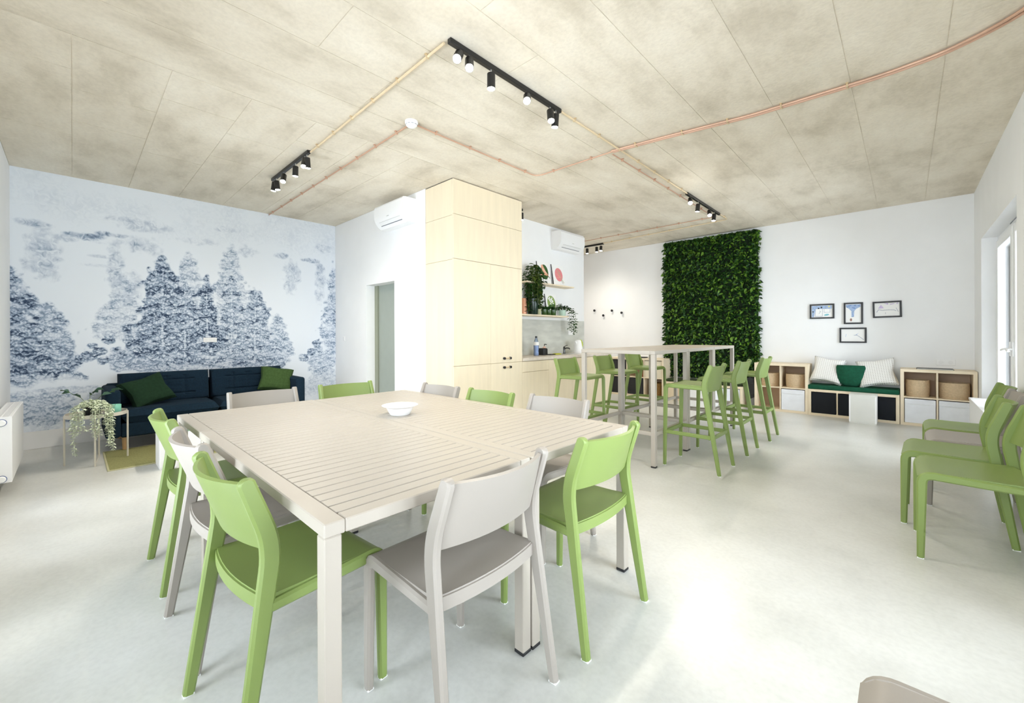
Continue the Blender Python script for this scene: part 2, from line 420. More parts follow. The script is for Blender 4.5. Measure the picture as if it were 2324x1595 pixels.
for k in range(2): box(v, 0.80 + 0.19 * k, 0.96 + 0.19 * k, 0.0555, 0.058, 2.262, 2.274)
part('vent_slot', v, M_grey, w1)
window(2, 'R', *WINS[1][1:], 'tall window beside the camera')
for k, w in enumerate(WINS[2:]): window(3 + k, 'F', *w[1:], 'tall window on the near left wall')

# ------------------------------------------------------------------ mural: printed wallpaper
def build_mural():
    ny, nz = 342, 280
    y = np.linspace(YL + 0.002, YD - 0.001, ny); z = np.linspace(0.187, HC - 0.001, nz)
    Y, Z = np.meshgrid(y, z, indexing='ij')
    def vnoise(sy, sz, seed):
        r = np.random.default_rng(seed); gy = int((y[-1] - y[0]) * sy) + 3; gz = int((z[-1] - z[0]) * sz) + 3
        g = r.random((gy, gz)); a = (Y - y[0]) * sy; b = (Z - z[0]) * sz
        i = a.astype(int); j = b.astype(int); fa = a - i; fb = b - j
        fa = fa * fa * (3 - 2 * fa); fb = fb * fb * (3 - 2 * fb)
        return (g[i, j] * (1 - fa) + g[i + 1, j] * fa) * (1 - fb) + (g[i, j + 1] * (1 - fa) + g[i + 1, j + 1] * fa) * fb
    n1 = vnoise(9, 9, 1); n2 = vnoise(22, 22, 2); n3 = vnoise(4, 4, 3); n4 = vnoise(3, 18, 4); n5 = vnoise(45, 45, 5)
    ink = np.zeros_like(Y); wash = np.zeros_like(Y); white = np.zeros_like(Y)
    def sm(x, a, b): t = np.clip((x - a) / (b - a), 0, 1); return t * t * (3 - 2 * t)
    def tree(cy, top, base, hw, den, trunk=True, lean=0.75):
        t = np.clip((top - Z) / (top - base), 0, 1)
        half = hw * (t ** lean) * (0.62 + 0.5 * n1 + 0.32 * n2) + 0.05 * (n2 - 0.5)
        m = sm(half - np.abs(Y - cy), -0.01, 0.05) * sm(top - Z, 0, 0.05) * sm(Z - base + 0.12 * (n1 - 0.5), -0.02, 0.10)
        tier = 0.5 + 0.5 * np.sin((Z + 0.35 * np.abs(Y - cy) + 0.10 * n1 + 0.05 * n2) * 34)
        d = den * m * (0.55 + 0.45 * tier) * (0.6 + 0.8 * n2)
        np.maximum(ink, d, out=ink)
        if trunk:
            wv = sm(0.004 + 0.010 * t - np.abs(Y - cy - 0.02 * (n3 - 0.5)), -0.004, 0.006) * sm(top - 0.12 - Z, 0, 0.1) * sm(Z - base + 0.12, 0, 0.05) * (0.9 * (n2 > 0.5))
            np.maximum(white, wv * min(1.0, den * 1.4), out=white)
            for k in range(6):
                zz = base + (top - base) * (0.12 + 0.12 * k); s = 1 if k % 2 else -1
                lim = hw * 0.6 * (1 - 0.12 * k)
                br = sm(0.007 - np.abs(Z - zz - 0.45 * np.abs(Y - cy)), -0.004, 0.004) * (((Y - cy) * s > 0) & (np.abs(Y - cy) < lim))
                np.maximum(white, br * 0.6, out=white)
    tree(1.52, 2.52, 1.2, 0.34, 0.34, False); tree(1.05, 2.36, 1.2, 0.30, 0.32, False)
    tree(0.786, 2.26, 0.90, 0.37, 0.82, True, 0.62); tree(1.0, 1.98, 0.76, 0.36, 0.74, True, 0.6); tree(1.24, 2.06, 0.98, 0.24, 1.0)
    tree(1.515, 2.08, 0.74, 0.30, 0.6, True, 0.62); tree(1.80, 1.92, 0.66, 0.38, 0.62, True, 0.62); tree(2.08, 1.56, 0.76, 0.28, 0.45, False, 0.55)
    tree(1.50, 1.28, 0.55, 0.16, 0.42)
    tree(-0.47, 1.98, 0.66, 0.40, 0.82, False, 0.6); tree(-0.18, 1.60, 0.70, 0.29, 0.58, False, 0.55)
    tree(2.92, 2.45, 0.95, 0.24, 0.42, False); tree(2.98, 1.9, 1.3, 0.12, 0.7, False)
    tree(0.42, 2.02, 1.15, 0.26, 0.30, False, 0.5)
    def blob(cy, cz, ry, rz, den, arr=None):
        q = 1 - ((Y - cy) / ry) ** 2 - ((Z - cz) / rz) ** 2 + 0.7 * (n1 - 0.5) + 0.6 * (n2 - 0.5)
        a = ink if arr is None else arr
        np.maximum(a, den * (sm(q, 0, 0.35) if arr is None else 1.1 * sm(q, -0.15, 1.0)) * (0.55 + 0.6 * n2), out=a)
    for cy, cz, s in ((0.00, 0.93, 0.09), (0.12, 0.97, 0.08), (0.22, 1.03, 0.07), (0.29, 1.16, 0.06), (0.16, 1.10, 0.05), (-0.03, 0.86, 0.05), (0.24, 0.92, 0.06)): blob(cy, cz, s, s * 0.8, 0.72)
    for cy, cz, s in ((2.46, 0.86, 0.09), (2.58, 0.95, 0.07), (2.66, 1.08, 0.08), (2.72, 0.92, 0.05)): blob(cy, cz, s, s * 0.8, 0.66)
    blob(0.55, 0.92, 0.30, 0.20, 0.42); blob(0.78, 0.82, 0.30, 0.10, 0.36); blob(1.25, 0.72, 0.5, 0.12, 0.28); blob(1.9, 0.66, 0.4, 0.12, 0.3)
    blob(2.75, 0.80, 0.25, 0.25, 0.36); blob(2.85, 0.5, 0.3, 0.2, 0.22)
    blob(-0.30, 0.48, 0.4, 0.16, 0.34); blob(-0.1, 0.34, 0.6, 0.10, 0.46); blob(-0.05, 0.60, 0.3, 0.06, 0.24); blob(0.2, 0.45, 0.3, 0.12, 0.20)
    # cliffs, waterfall lips and drifting washes
    blob(-0.22, 2.08, 0.16, 0.34, 0.30, wash); blob(-0.30, 2.42, 0.14, 0.05, 0.40, wash); blob(0.36, 1.98, 0.10, 0.42, 0.30, wash)
    blob(0.10, 2.34, 0.20, 0.045, 0.52, wash); blob(0.32, 2.40, 0.16, 0.035, 0.50, wash); blob(0.55, 2.32, 0.12, 0.03, 0.4, wash)
    blob(0.62, 2.55, 0.35, 0.10, 0.22, wash); blob(0.45, 2.60, 0.25, 0.05, 0.25, wash); blob(1.5, 2.66, 0.20, 0.05, 0.20, wash)
    blob(2.30, 2.10, 0.14, 0.28, 0.28, wash); blob(2.15, 2.40, 0.12, 0.05, 0.34, wash); blob(2.58, 2.38, 0.16, 0.04, 0.46, wash); blob(2.72, 2.05, 0.10, 0.35, 0.28, wash)
    blob(2.8, 2.60, 0.15, 0.08, 0.22, wash); blob(0.62, 2.30, 0.22, 0.16, 0.24, wash); blob(0.50, 1.75, 0.14, 0.30, 0.22, wash); blob(1.15, 2.45, 0.25, 0.06, 0.16, wash); blob(1.72, 2.40, 0.16, 0.10, 0.2, wash); blob(-0.05, 2.30, 0.12, 0.05, 0.3, wash)
    np.maximum(wash, 0.18 * sm(n4, 0.62, 0.9) * sm(2.35 - Z, 0, 0.1) * sm(Z - 1.9, 0, 0.2) * ((np.abs(Y - 0.12) < 0.22) | (np.abs(Y - 2.50) < 0.16)), out=wash)
    np.maximum(wash, 0.30 * sm(n3, 0.2, 0.9) * sm(0.62 - Z, 0, 0.3), out=wash)
    np.maximum(wash, 0.10 * n3 * sm(Z - 2.2, 0, 0.5), out=wash)
    verts = np.stack([np.full(Y.size, XM + 0.0015), Y.ravel(), Z.ravel()], 1)
    idx = np.arange(ny * nz).reshape(ny, nz)
    quads = np.stack([idx[:-1, :-1], idx[1:, :-1], idx[1:, 1:], idx[:-1, 1:]], -1).reshape(-1, 4)
    me = bpy.data.meshes.new('mural')
    me.vertices.add(len(verts)); me.vertices.foreach_set('co', verts.ravel())
    me.loops.add(quads.size); me.loops.foreach_set('vertex_index', quads.ravel().astype(np.int32))
    me.polygons.add(len(quads)); me.polygons.foreach_set('loop_start', (np.arange(len(quads)) * 4).astype(np.int32))
    me.update(calc_edges=True); me.validate()
    col = np.stack([ink.ravel(), wash.ravel(), white.ravel(), np.ones(Y.size)], 1).astype(np.float32)
    at = me.color_attributes.new('print', 'FLOAT_COLOR', 'POINT'); at.data.foreach_set('color', col.ravel())
    m = bpy.data.materials.new('ink_landscape_print'); n, l, p = nt(m); p.inputs['Roughness'].default_value = 0.85
    a = n.new('ShaderNodeAttribute'); a.attribute_name = 'print'
    sp = n.new('ShaderNodeSeparateColor'); l.new(a.outputs['Color'], sp.inputs['Color'])
    tc = n.new('ShaderNodeTexCoord')
    ns = n.new('ShaderNodeTexNoise'); ns.inputs['Scale'].default_value = 9; ns.inputs['Detail'].default_value = 3
    l.new(tc.outputs['Object'], ns.inputs['Vector'])
    mxv = n.new('ShaderNodeMixRGB'); mxv.inputs['Fac'].default_value = 0.08
    l.new(tc.outputs['Object'], mxv.inputs['Color1']); l.new(ns.outputs['Color'], mxv.inputs['Color2'])
    vo = n.new('ShaderNodeTexVoronoi'); vo.inputs['Scale'].default_value = 25
    l.new(mxv.outputs['Color'], vo.inputs['Vector'])
    def mth(op, a_, b_=None, c_=None):
        q = n.new('ShaderNodeMath'); q.operation = op
        for k, v_ in enumerate((a_, b_, c_)):
            if v_ is None: continue
            if isinstance(v_, (int, float)): q.inputs[k].default_value = v_
            else: l.new(v_, q.inputs[k])
        return q.outputs[0]
    vsub = n.new('ShaderNodeVectorMath'); vsub.operation = 'SUBTRACT'
    l.new(mxv.outputs['Color'], vsub.inputs[0]); l.new(vo.outputs['Position'], vsub.inputs[1])
    sz = n.new('ShaderNodeSeparateXYZ'); l.new(vsub.outputs['Vector'], sz.inputs['Vector'])
    def ramp(src, a_, b_, c_, d_):
        q = n.new('ShaderNodeMapRange'); q.interpolation_type = 'SMOOTHSTEP'; l.new(src, q.inputs['Value'])
        for k, v_ in zip(('From Min', 'From Max', 'To Min', 'To Max'), (a_, b_, c_, d_)): q.inputs[k].default_value = v_
        return q.outputs['Result']
    arc = mth('MULTIPLY', ramp(vo.outputs['Distance'], 0.22, 0.46, 0.0, 1.0), ramp(sz.outputs['Z'], -0.012, 0.012, 0.0, 1.0))
    fine = n.new('ShaderNodeTexNoise'); fine.inputs['Scale'].default_value = 55; fine.inputs['Detail'].default_value = 5
    l.new(tc.outputs['Object'], fine.inputs['Vector'])
    tex = mth('ADD', mth('MULTIPLY', arc, 0.75), mth('MULTIPLY', mth('SUBTRACT', fine.outputs['Fac'], 0.5), 2.6))
    inkf = mth('MULTIPLY', sp.outputs['Red'], mth('ADD', 0.52, tex))
    stre = n.new('ShaderNodeTexNoise'); stre.inputs['Scale'].default_value = 16; stre.inputs['Detail'].default_value = 5; stre.inputs['Distortion'].default_value = 1.5
    l.new(tc.outputs['Object'], stre.inputs['Vector'])
    wf = mth('MULTIPLY', sp.outputs['Green'], mth('ADD', 0.55, mth('MULTIPLY', mth('SUBTRACT', stre.outputs['Fac'], 0.45), 3.2)))
    tot = mth('MAXIMUM', inkf, wf)
    tot = mth('MULTIPLY', tot, mth('SUBTRACT', 1.0, mth('MULTIPLY', sp.outputs['Blue'], 0.85)))
    r = n.new('ShaderNodeValToRGB'); cr = r.color_ramp
    cr.elements[0].position = 0.02; cr.elements[0].color = (0.79, 0.84, 0.905, 1)
    cr.elements[1].position = 1.0; cr.elements[1].color = (0.030, 0.055, 0.110, 1)
    e = cr.elements.new(0.45); e.color = (0.30, 0.38, 0.51, 1)
    l.new(tot, r.inputs['Fac']); l.new(r.outputs['Color'], p.inputs['Base Color'])
    o = link('mural', me, m, wl); o['label'] = 'pale blue wallpaper print of ink-drawn pines and waterfalls'
build_mural()

# ================================================================== CHAIRS AND STOOLS
def back_fn(yk, zk, yt, zt, hk, ht, bulge):
    def f(u, v):
        s = 2 * u - 1
        hw = hk + (ht - hk) * v
        return Vector((s * hw, yk + (yt - yk) * v - bulge * (0.75 + 0.35 * v) * (1 - s * s), zk + (zt - zk) * v))
    return f
def chair_parts(t, m):
    yr, yf = -0.2275, 0.2275
    for s in (-1, 1):
        path = roundpath([(yr, 0.004), (yr + 0.094, 0.612), (yr + 0.028, 0.800)], 0.07, 7)
        n = len(path)
        zs = [p.y for p in path]
        ws = [0.032 + 0.020 * min(1, z / 0.55) - 0.008 * max(0, (z - 0.61) / 0.2) for z in zs]
        lat = [s * (0.236 - 0.026 * z / 0.82) for z in zs]
        # rounded top end
        tip = path[-1]; d = (path[-1] - path[-2]).normalized()
        path += [tip + d * 0.008, tip + d * 0.012]; ws += [ws[-1] * 0.8, ws[-1] * 0.4]; lat += [lat[-1], lat[-1]]
        lg = part('leg', strap(bmesh.new(), path, ws, 0.028, lat, 0.007), m, t)
        part('glide', bx(s * 0.236 - 0.012, s * 0.236 + 0.012, yr - 0.015, yr + 0.015, 0, 0.006), M_glide, lg)
    for s in (-1, 1):
        path = roundpath([(yf, 0.004), (yf - 0.006, 0.45), (yr + 0.085, 0.443)], 0.045, 7)
        n = len(path)
        ws = [0.030 + 0.012 * min(1, p.y / 0.40) if p.x > yf - 0.06 else 0.034 for p in path]
        lat = [s * (0.206 + 0.016 * max(0.0, min(1.0, (yf - p.x) / 0.36))) for p in path]
        lg = part('leg', strap(bmesh.new(), path, ws, 0.026, lat, 0.007), m, t)
        part('glide', bx(s * 0.206 - 0.011, s * 0.206 + 0.011, yf - 0.013, yf + 0.013, 0, 0.006), M_glide, lg)
    def seat(u, v):
        x = (2 * u - 1); hw = 0.219 - 0.014 * v
        y = yr + 0.078 + (yf + 0.008 - yr - 0.078) * v
        z = 0.462 - 0.012 * (1 - x * x) * math.sin(PI * min(1, v * 1.05)) ** 0.7
        if v > 0.88: z -= 0.030 * ((v - 0.88) / 0.12) ** 2
        y -= 0.026 * (1 - x * x) * max(0.0, 1 - v / 0.5) ** 2
        if v < 0.2: z += 0.004 * (1 - v / 0.2)
        return Vector((x * hw, y, z))
    bm = sheet(bmesh.new(), seat, 10, 16, 0.013)
    def apron(u, v):
        x = 2 * u - 1
        return Vector((x * 0.219, yr + 0.0785 - 0.026 * (1 - x * x), 0.428 + 0.040 * v))
    sheet(bm, apron, 10, 2, 0.012)
    part('seat', bm, m, t)
    part('backrest', sheet(bmesh.new(), back_fn(yr + 0.088, 0.600, yr + 0.032, 0.798, 0.217, 0.205, 0.052), 12, 8, 0.012), m, t)
def stool_parts(t, m):
    yr, yf = -0.238, 0.238
    for s in (-1, 1):
        path = roundpath([(yr, 0.004), (yr + 0.128, 0.765), (yr + 0.070, 0.925)], 0.06, 7)
        zs = [p.y for p in path]
        ws = [0.030 + 0.018 * min(1, z / 0.7) - 0.006 * max(0, (z - 0.77) / 0.16) for z in zs]
        lat = [s * (0.196 - 0.010 * z / 0.93) for z in zs]
        tip = path[-1]; d = (path[-1] - path[-2]).normalized()
        path += [tip + d * 0.008, tip + d * 0.012]; ws += [ws[-1] * 0.8, ws[-1] * 0.4]; lat += [lat[-1], lat[-1]]
        lg = part('leg', strap(bmesh.new(), path, ws, 0.026, lat, 0.007), m, t)
        part('glide', bx(s * 0.196 - 0.011, s * 0.196 + 0.011, yr - 0.014, yr + 0.014, 0, 0.006), M_glide, lg)
    for s in (-1, 1):
        path = roundpath([(yf, 0.004), (yf - 0.012, 0.738), (yr + 0.12, 0.728)], 0.04, 7)
        ws = [0.028 + 0.010 * min(1, p.y / 0.6) if p.x > yf - 0.07 else 0.032 for p in path]
        lat = [s * 0.186] * len(path)
        lg = part('leg', strap(bmesh.new(), path, ws, 0.026, lat, 0.007), m, t)
        part('glide', bx(s * 0.186 - 0.011, s * 0.186 + 0.011, yf - 0.013, yf + 0.013, 0, 0.006), M_glide, lg)
        part('footrest', bx(s * 0.188 - 0.011, s * 0.188 + 0.011, yr + 0.065, yf - 0.012, 0.295, 0.328, 0.005), m, t)
    part('footrest', bx(-0.18, 0.18, yf - 0.022, yf + 0.006, 0.295, 0.328, 0.005), m, t)
    part('footrest', bx(-0.182, 0.182, yr + 0.042, yr + 0.064, 0.295, 0.328, 0.005), m, t)
    def seat(u, v):
        x = 2 * u - 1
        y = yr + 0.112 + (yf - 0.004 - yr - 0.112) * v
        z = 0.747 - 0.008 * (1 - x * x) * math.sin(PI * v)
        if v > 0.88: z -= 0.026 * ((v - 0.88) / 0.12) ** 2
        return Vector((x * 0.187, y, z))
    part('seat', sheet(bmesh.new(), seat, 8, 14, 0.013), m, t)
    part('backrest', sheet(bmesh.new(), back_fn(yr + 0.116, 0.70, yr + 0.074, 0.922, 0.185, 0.180, 0.035), 10, 8, 0.012), m, t)

green0 = thing('dining_chair', 'green plastic chair at the nearest corner of the slatted table, arm of light on its back', 'chair')
chair_parts(green0, M_green)
grey0 = thing('dining_chair', 'x', 'chair'); chair_parts(grey0, M_taupe)
stool0 = thing('bar_stool', 'x', 'stool'); stool_parts(stool0, M_green)
GT = 'chairs around the slatted dining table'; GW = 'chairs lined up along the window wall'; GS = 'green stools around the high table'
used = set()
def place(proto, x, y, rz, label, group):
    if proto.name not in used:
        used.add(proto.name); proto.location = (x, y, 0); proto.rotation_euler = (0, 0, rz); proto['label'] = label; proto['group'] = group
        return proto
    return dup(proto, (x, y, 0), rz, label, group)
N_, E_, S_, W_ = 0.0, -PI / 2, PI, PI / 2          # facing +y, +x, -y, -x
place(green0, -1.535, 0.508, 0.07, 'green plastic chair nearest the camera, tucked under the table corner', GT)
place(grey0, -2.075, 0.515, 0.03, 'grey-taupe chair between two green chairs on the table side by the left windows', GT)
place(green0, -2.728, 0.515, 0.0, 'green chair farthest from camera on the left window side, beside the white cube seat', GT)
place(grey0, -1.112, 0.905, W_ + 0.03, 'large grey-taupe chair with its back to the camera at the table end', GT)
place(green0, -1.09, 1.54, W_, 'green chair with its back to the camera, right of the big taupe one', GT)
place(grey0, -1.60, 1.92, S_ + 0.02, 'taupe chair behind the table, nearest to the high table', GT)
place(green0, -2.15, 1.85, S_, 'green chair behind the table in front of the tall maple cupboard', GT)
place(grey0, -2.695, 1.82, S_, 'taupe chair behind the table, in front of the cupboard corner', GT)
place(grey0, -3.20, 0.955, E_, 'taupe chair at the far table end in front of the navy sofa', GT)
place(green0, -3.185, 1.565, E_, 'green chair at the far table end in front of the doorway', GT)
place(green0, 0.278, 3.34, W_ + 0.02, 'green chair by the window wall cut off by the right picture edge', GW)
place(green0, 0.222, 3.835, W_ - 0.03, 'green chair by the window wall just behind the nearest green one', GW)
place(grey0, 0.345, 4.34, W_, 'taupe chair in the row along the window wall between two green ones', GW)
place(green0, 0.345, 4.85, W_, 'green chair farthest back in the row along the window wall', GW)
place(grey0, 0.165, 0.985, W_, 'taupe chair of which only the seat corner shows at bottom right', GW)
place(stool0, -1.385, 3.95, W_, 'green bar stool nearest the camera on the right of the high table', GS)
place(stool0, -1.375, 4.76, W_, 'middle green bar stool on the right of the high table', GS)
place(stool0, -1.345, 5.56, W_, 'farthest green bar stool on the right of the high table, before the shelves', GS)
place(stool0, -2.712, 3.94, E_, 'green bar stool on the kitchen side of the high table, nearest the worktop', GS)
place(stool0, -2.71, 4.75, E_, 'middle green bar stool on the kitchen side of the high table', GS)
place(stool0, -2.70, 5.55, E_, 'farthest green bar stool on the kitchen side of the high table', GS)

# ================================================================== TABLES
def slat_mesh(L, w, th=0.033):
    return fin(bx(-w / 2, w / 2, -L / 2, L / 2, -th, 0, 0.0015), 'slat')
def dining(name, label, x0, x1, y0, y1, joint, group):
    t = thing(name, label, 'table', ((x0 + x1) / 2, y0, 0), 0, group); ox, oy = -(x0 + x1) / 2, -y0
    H = 0.738; e = 0.036; rw = 0.054; lw = 0.045
    segs = [(x0, x1)] if joint is None else [(x0, joint - 0.003), (joint + 0.003, x1)]
    for a, b in segs:
        for ya, yb in ((y0, y0 + rw), (y1 - rw, y1)):
            part('side_rail', bx(a + ox, b + ox, ya + oy, yb + oy, H - e, H, 0.003), M_table, t)
        n = max(1, round((b - a) / 0.0545)); pitch = (b - a) / n
        me = slat_mesh(y1 - y0 - 2 * rw - 0.001, pitch - 0.0065)
        for k in range(n):
            if k in (0, n - 1):
                xa = a + k * pitch
                part('end_rail', bx(xa + ox + (0 if k == 0 else 0.0026), xa + pitch + ox - (0 if k == n - 1 else 0.0026), y0 + rw + oy + 0.0006, y1 - rw + oy - 0.0006, H - e, H, 0.003), M_table, t)
            else:
                link('slat', me, M_table, t, (a + (k + 0.5) * pitch + ox, (y0 + y1) / 2 + oy, H - 0.0005))
        bm = bmesh.new()
        for xx in (a + 0.45, b - 0.45) if b - a > 1 else ((a + b) / 2,):
            box(bm, xx - 0.02 + ox, xx + 0.02 + ox, y0 + rw + oy, y1 - rw + oy, H - e - 0.012, H - 0.0345)
        part('crossbar', bm, M_table, t)
    lx = [x0 + lw / 2, x1 - lw / 2] + ([joint + 0.035] if joint else [])
    for xx in lx:
        for yy_ in (y0 + lw / 2, y1 - lw / 2):
            lg = part('leg', bx(xx - lw / 2 + ox, xx + lw / 2 + ox, yy_ - lw / 2 + oy, yy_ + lw / 2 + oy, 0.012, H - e, 0.003), M_table, t)
            part('foot_cap', bx(xx - lw / 2 + ox - 0.001, xx + lw / 2 + ox + 0.001, yy_ - lw / 2 + oy - 0.001, yy_ + lw / 2 + oy + 0.001, 0, 0.014, 0.003), M_black, lg)
    return t
dining('dining_table', 'long taupe slatted dining table nearer the left windows', -3.137, -1.04, 0.424, 1.198, -2.49, 'slatted tables pushed together')
dining('dining_table', 'long taupe slatted dining table nearer the kitchen, white bowl on it', -3.12, -1.036, 1.2035, 1.958, None, 'slatted tables pushed together')
def high(label, x0, x1, y0, y1):
    t = thing('high_table', label, 'table', ((x0 + x1) / 2, (y0 + y1) / 2, 0), 0, 'high tables in a row')
    hx, hy = (x1 - x0) / 2, (y1 - y0) / 2; H = 1.055; e = 0.035; rw = 0.05; lw = 0.042
    for s in (-1, 1):
        part('side_rail', bx(s * hx, s * (hx - rw), -hy, hy, H - e, H, 0.003), M_table, t)
        part('end_rail', bx(-hx + rw, hx - rw, s * hy, s * (hy - rw), H - e, H, 0.003), M_table, t)
    n = 13; pitch = (2 * hy - 2 * rw) / n
    me = fin(bx(-hx + rw, hx - rw, -pitch / 2 + 0.003, pitch / 2 - 0.003, -0.032, 0, 0.0015), 'slat')
    for k in range(n): link('slat', me, M_table, t, (0, -hy + rw + (k + 0.5) * pitch, H - 0.0005))
    for sx in (-1, 1):
        for sy in (-1, 1):
            cx, cy = sx * (hx - lw / 2), sy * (hy - lw / 2)
            lg = part('leg', bx(cx - lw / 2, cx + lw / 2, cy - lw / 2, cy + lw / 2, 0.012, H - e, 0.003), M_table, t)
            part('foot_cap', bx(cx - lw / 2 - 0.001, cx + lw / 2 + 0.001, cy - lw / 2 - 0.001, cy + lw / 2 + 0.001, 0, 0.014, 0.003), M_black, lg)
    for s in (-1, 1):
        part('footrail', bx(-hx + lw, hx - lw, s * hy, s * (hy - 0.036), 0.285, 0.32, 0.003), M_table, t)
        part('footrail', bx(s * hx, s * (hx - 0.036), -hy + lw, hy - lw, 0.285, 0.32, 0.003), M_table, t)
high('taupe high bar table at the near end of the row', -2.42, -1.635, 3.59, 4.378)
high('taupe high bar table in the middle of the row', -2.42, -1.635, 4.384, 5.172)
high('taupe high bar table at the far end, before the leaf wall', -2.42, -1.635, 5.178, 5.966)
# bowl
bm = lathe(bmesh.new(), [(0.052, 0.0), (0.056, 0.003), (0.066, 0.02), (0.078, 0.044), (0.102, 0.054), (0.104, 0.057), (0.100, 0.058), (0.075, 0.049), (0.060, 0.02), (0.050, 0.008), (0.0005, 0.006)], 40)
o = part('bowl', bm, M_white); o.location = (-2.165, 1.325, 0.7382); tag(o, 'small white disposable bowl on the slatted table', 'bowl')

# ================================================================== KITCHEN
cab = thing('tall_cabinet', 'floor-to-ceiling pale maple cupboard at the kitchen corner', 'cabinet', (XC - 0.27, (YD + YCE) / 2, 0))
def W(t, x0, x1, y0, y1, z0, z1, bev=0.0015):
    o = t.location
    return bx(x0 - o.x, x1 - o.x, y0 - o.y, y1 - o.y, z0 - o.z, z1 - o.z, bev)
part('body', W(cab, XK + 0.002, XC - 0.022, YD + 0.020, YCE - 0.002, 0.0, 2.980), M_maple, cab)
for z0, z1 in ((0.0, 2.066), (2.069, 2.57), (2.573, 2.980)):
    part('side_panel', W(cab, XK + 0.002, XC - 0.0215, YD + 0.001, YD + 0.020, z0, z1), M_maple, cab)
part('side_panel', W(cab, XK + 0.002, XC - 0.0215, YCE - 0.002, YCE + 0.012, 0.9, 2.980), M_maple, cab)
part('shadow_gap', W(cab, XK + 0.002, XC - 0.03, YD + 0.01, YCE - 0.01, 2.980, 2.9915), M_shadowgap, cab)
part('plinth', W(cab, XC - 0.0215, XC - 0.02, YD + 0.02, YCE, 0.0, 0.085), M_maple, cab)
ya, ym, yb_ = YD + 0.002, 3.545, YCE
def knob_handle(t, parent, x, y0, y1, z, vertical=False):
    o = t.location
    for yy_ in (y0, y1):
        part('handle_knob', tube(bmesh.new(), [(x - o.x, yy_ - o.y, z - o.z), (x + 0.022 - o.x, yy_ - o.y, z - o.z)], 0.0165, 14), M_black, parent)
    part('grip', tube(bmesh.new(), [(x + 0.014 - o.x, y0 - 0.005 - o.y, z - o.z), (x + 0.014 - o.x, y1 + 0.022 - o.y, z - o.z)], 0.0075, 10), M_brass, parent)
for y0, y1, z0, z1, nm in ((ya, yb_, 2.585, 2.980, 'panel'), (ya, yb_, 2.078, 2.582, 'panel'), (ya, ym - 0.001, 0.850, 2.075, 'door'), (ym + 0.001, yb_, 0.850, 2.075, 'door'), (ya, ym - 0.001, 0.088, 0.847, 'door'), (ym + 0.001, yb_, 0.088, 0.847, 'door')):
    d = part(nm, W(cab, XC - 0.021, XC, y0, y1, z0 + 0.001, z1), M_maple, cab)
    if nm == 'door' and y0 > 3.5:
        knob_handle(cab, d, XC, 3.775, 3.885, 0.905 if z0 > 0.5 else 0.79)
# base units
edges = [YCE + 0.003, 4.69, 5.27, 5.85, 6.42]
names = ['pale maple base unit with a drawer, next to the tall cupboard', 'second pale maple base unit counted from the tall cupboard', 'third pale maple base unit counted from the tall cupboard', 'last pale maple base unit at the open end of the worktop']
for i in range(4):
    y0, y1 = edges[i], edges[i + 1]
    b = thing('base_cabinet', names[i], 'cabinet', (XC - 0.27, (y0 + y1) / 2, 0), 0, 'kitchen base units')
    part('body', W(b, XK + 0.002, XC - 0.022, y0 + 0.001, y1 - 0.001, 0.085, 0.848), M_maple, b)
    part('plinth', W(b, XC - 0.07, XC - 0.055, y0, y1, 0, 0.085), M_maple if i < 3 else M_birch, b)
    if i == 0:
        part('drawer', W(b, XC - 0.0215, XC, y0, y1 - 0.002, 0.703, 0.843), M_maple, b)
        part('door', W(b, XC - 0.0215, XC, y0, y1 - 0.002, 0.088, 0.699), M_maple, b)
    else:
        part('door', W(b, XC - 0.0215, XC, y0 + 0.001, y1 - 0.001, 0.088, 0.843), M_maple, b)
    part('rear_plinth', W(b, XK + 0.02, XK + 0.04, y0, y1, 0, 0.085), M_maple, b)
wt = thing('worktop', 'thin pale stone worktop along the kitchen wall', 'worktop', (XC - 0.27, 5.27, 0.85))
part('slab', W(wt, XK + 0.001, XC + 0.012, YCE + 0.013, 6.43, 0.850, 0.891, 0.003), M_worktop, wt)
part('sink', lathe(bmesh.new(), [(0.16, 0.0), (0.205, 0.0), (0.21, 0.003), (0.20, 0.006), (0.15, 0.004)], 32, (-0.02, 0.30, 0.0412), 0.9, 1.0), M_steel, wt)
sp_ = part('splashback', bx(XK + 0.0005, XK + 0.0085, YCE + 0.013, YKE - 0.004, 0.8915, 1.446, 0.001), M_splash); tag(sp_, 'grey concrete-look splashback panel above the worktop', 'splashback')
# counter things
b = thing('water_bottle', 'clear blue plastic water bottle with black cap on the worktop', 'bottle', (-4.03, 4.785, 0.8912))
part('body', lathe(bmesh.new(), [(0.036, 0.0), (0.040, 0.006), (0.040, 0.05), (0.036, 0.07), (0.040, 0.09), (0.040, 0.17), (0.036, 0.20), (0.018, 0.255), (0.014, 0.268)], 24), M_pet, b)
part('water', lathe(bmesh.new(), [(0.033, 0.004), (0.037, 0.01), (0.037, 0.05), (0.033, 0.07), (0.037, 0.09), (0.037, 0.15)], 20), mat('blue_water', (0.66, 0.72, 0.86), 0.2, bump=0.02), b)
part('label_band', lathe(bmesh.new(), [(0.0408, 0.155), (0.0408, 0.205)], 24), M_paper, b)
part('cap', lathe(bmesh.new(), [(0.0165, 0.266), (0.0165, 0.290), (0.014, 0.292)], 20), M_black, b)
b = thing('coffee_canister', 'square matt black canister beside the water bottle', 'canister', (-4.05, 4.97, 0.8912))
part('body', bx(-0.05, 0.05, -0.055, 0.055, 0, 0.098, 0.006, 2), M_black, b); part('lid', bx(-0.045, 0.045, -0.05, 0.05, 0.0975, 0.106, 0.004), M_blackm, b)
b = thing('soap_dispenser', 'blush pump bottle of soap behind the black canister', 'bottle', (-4.12, 5.09, 0.8912))
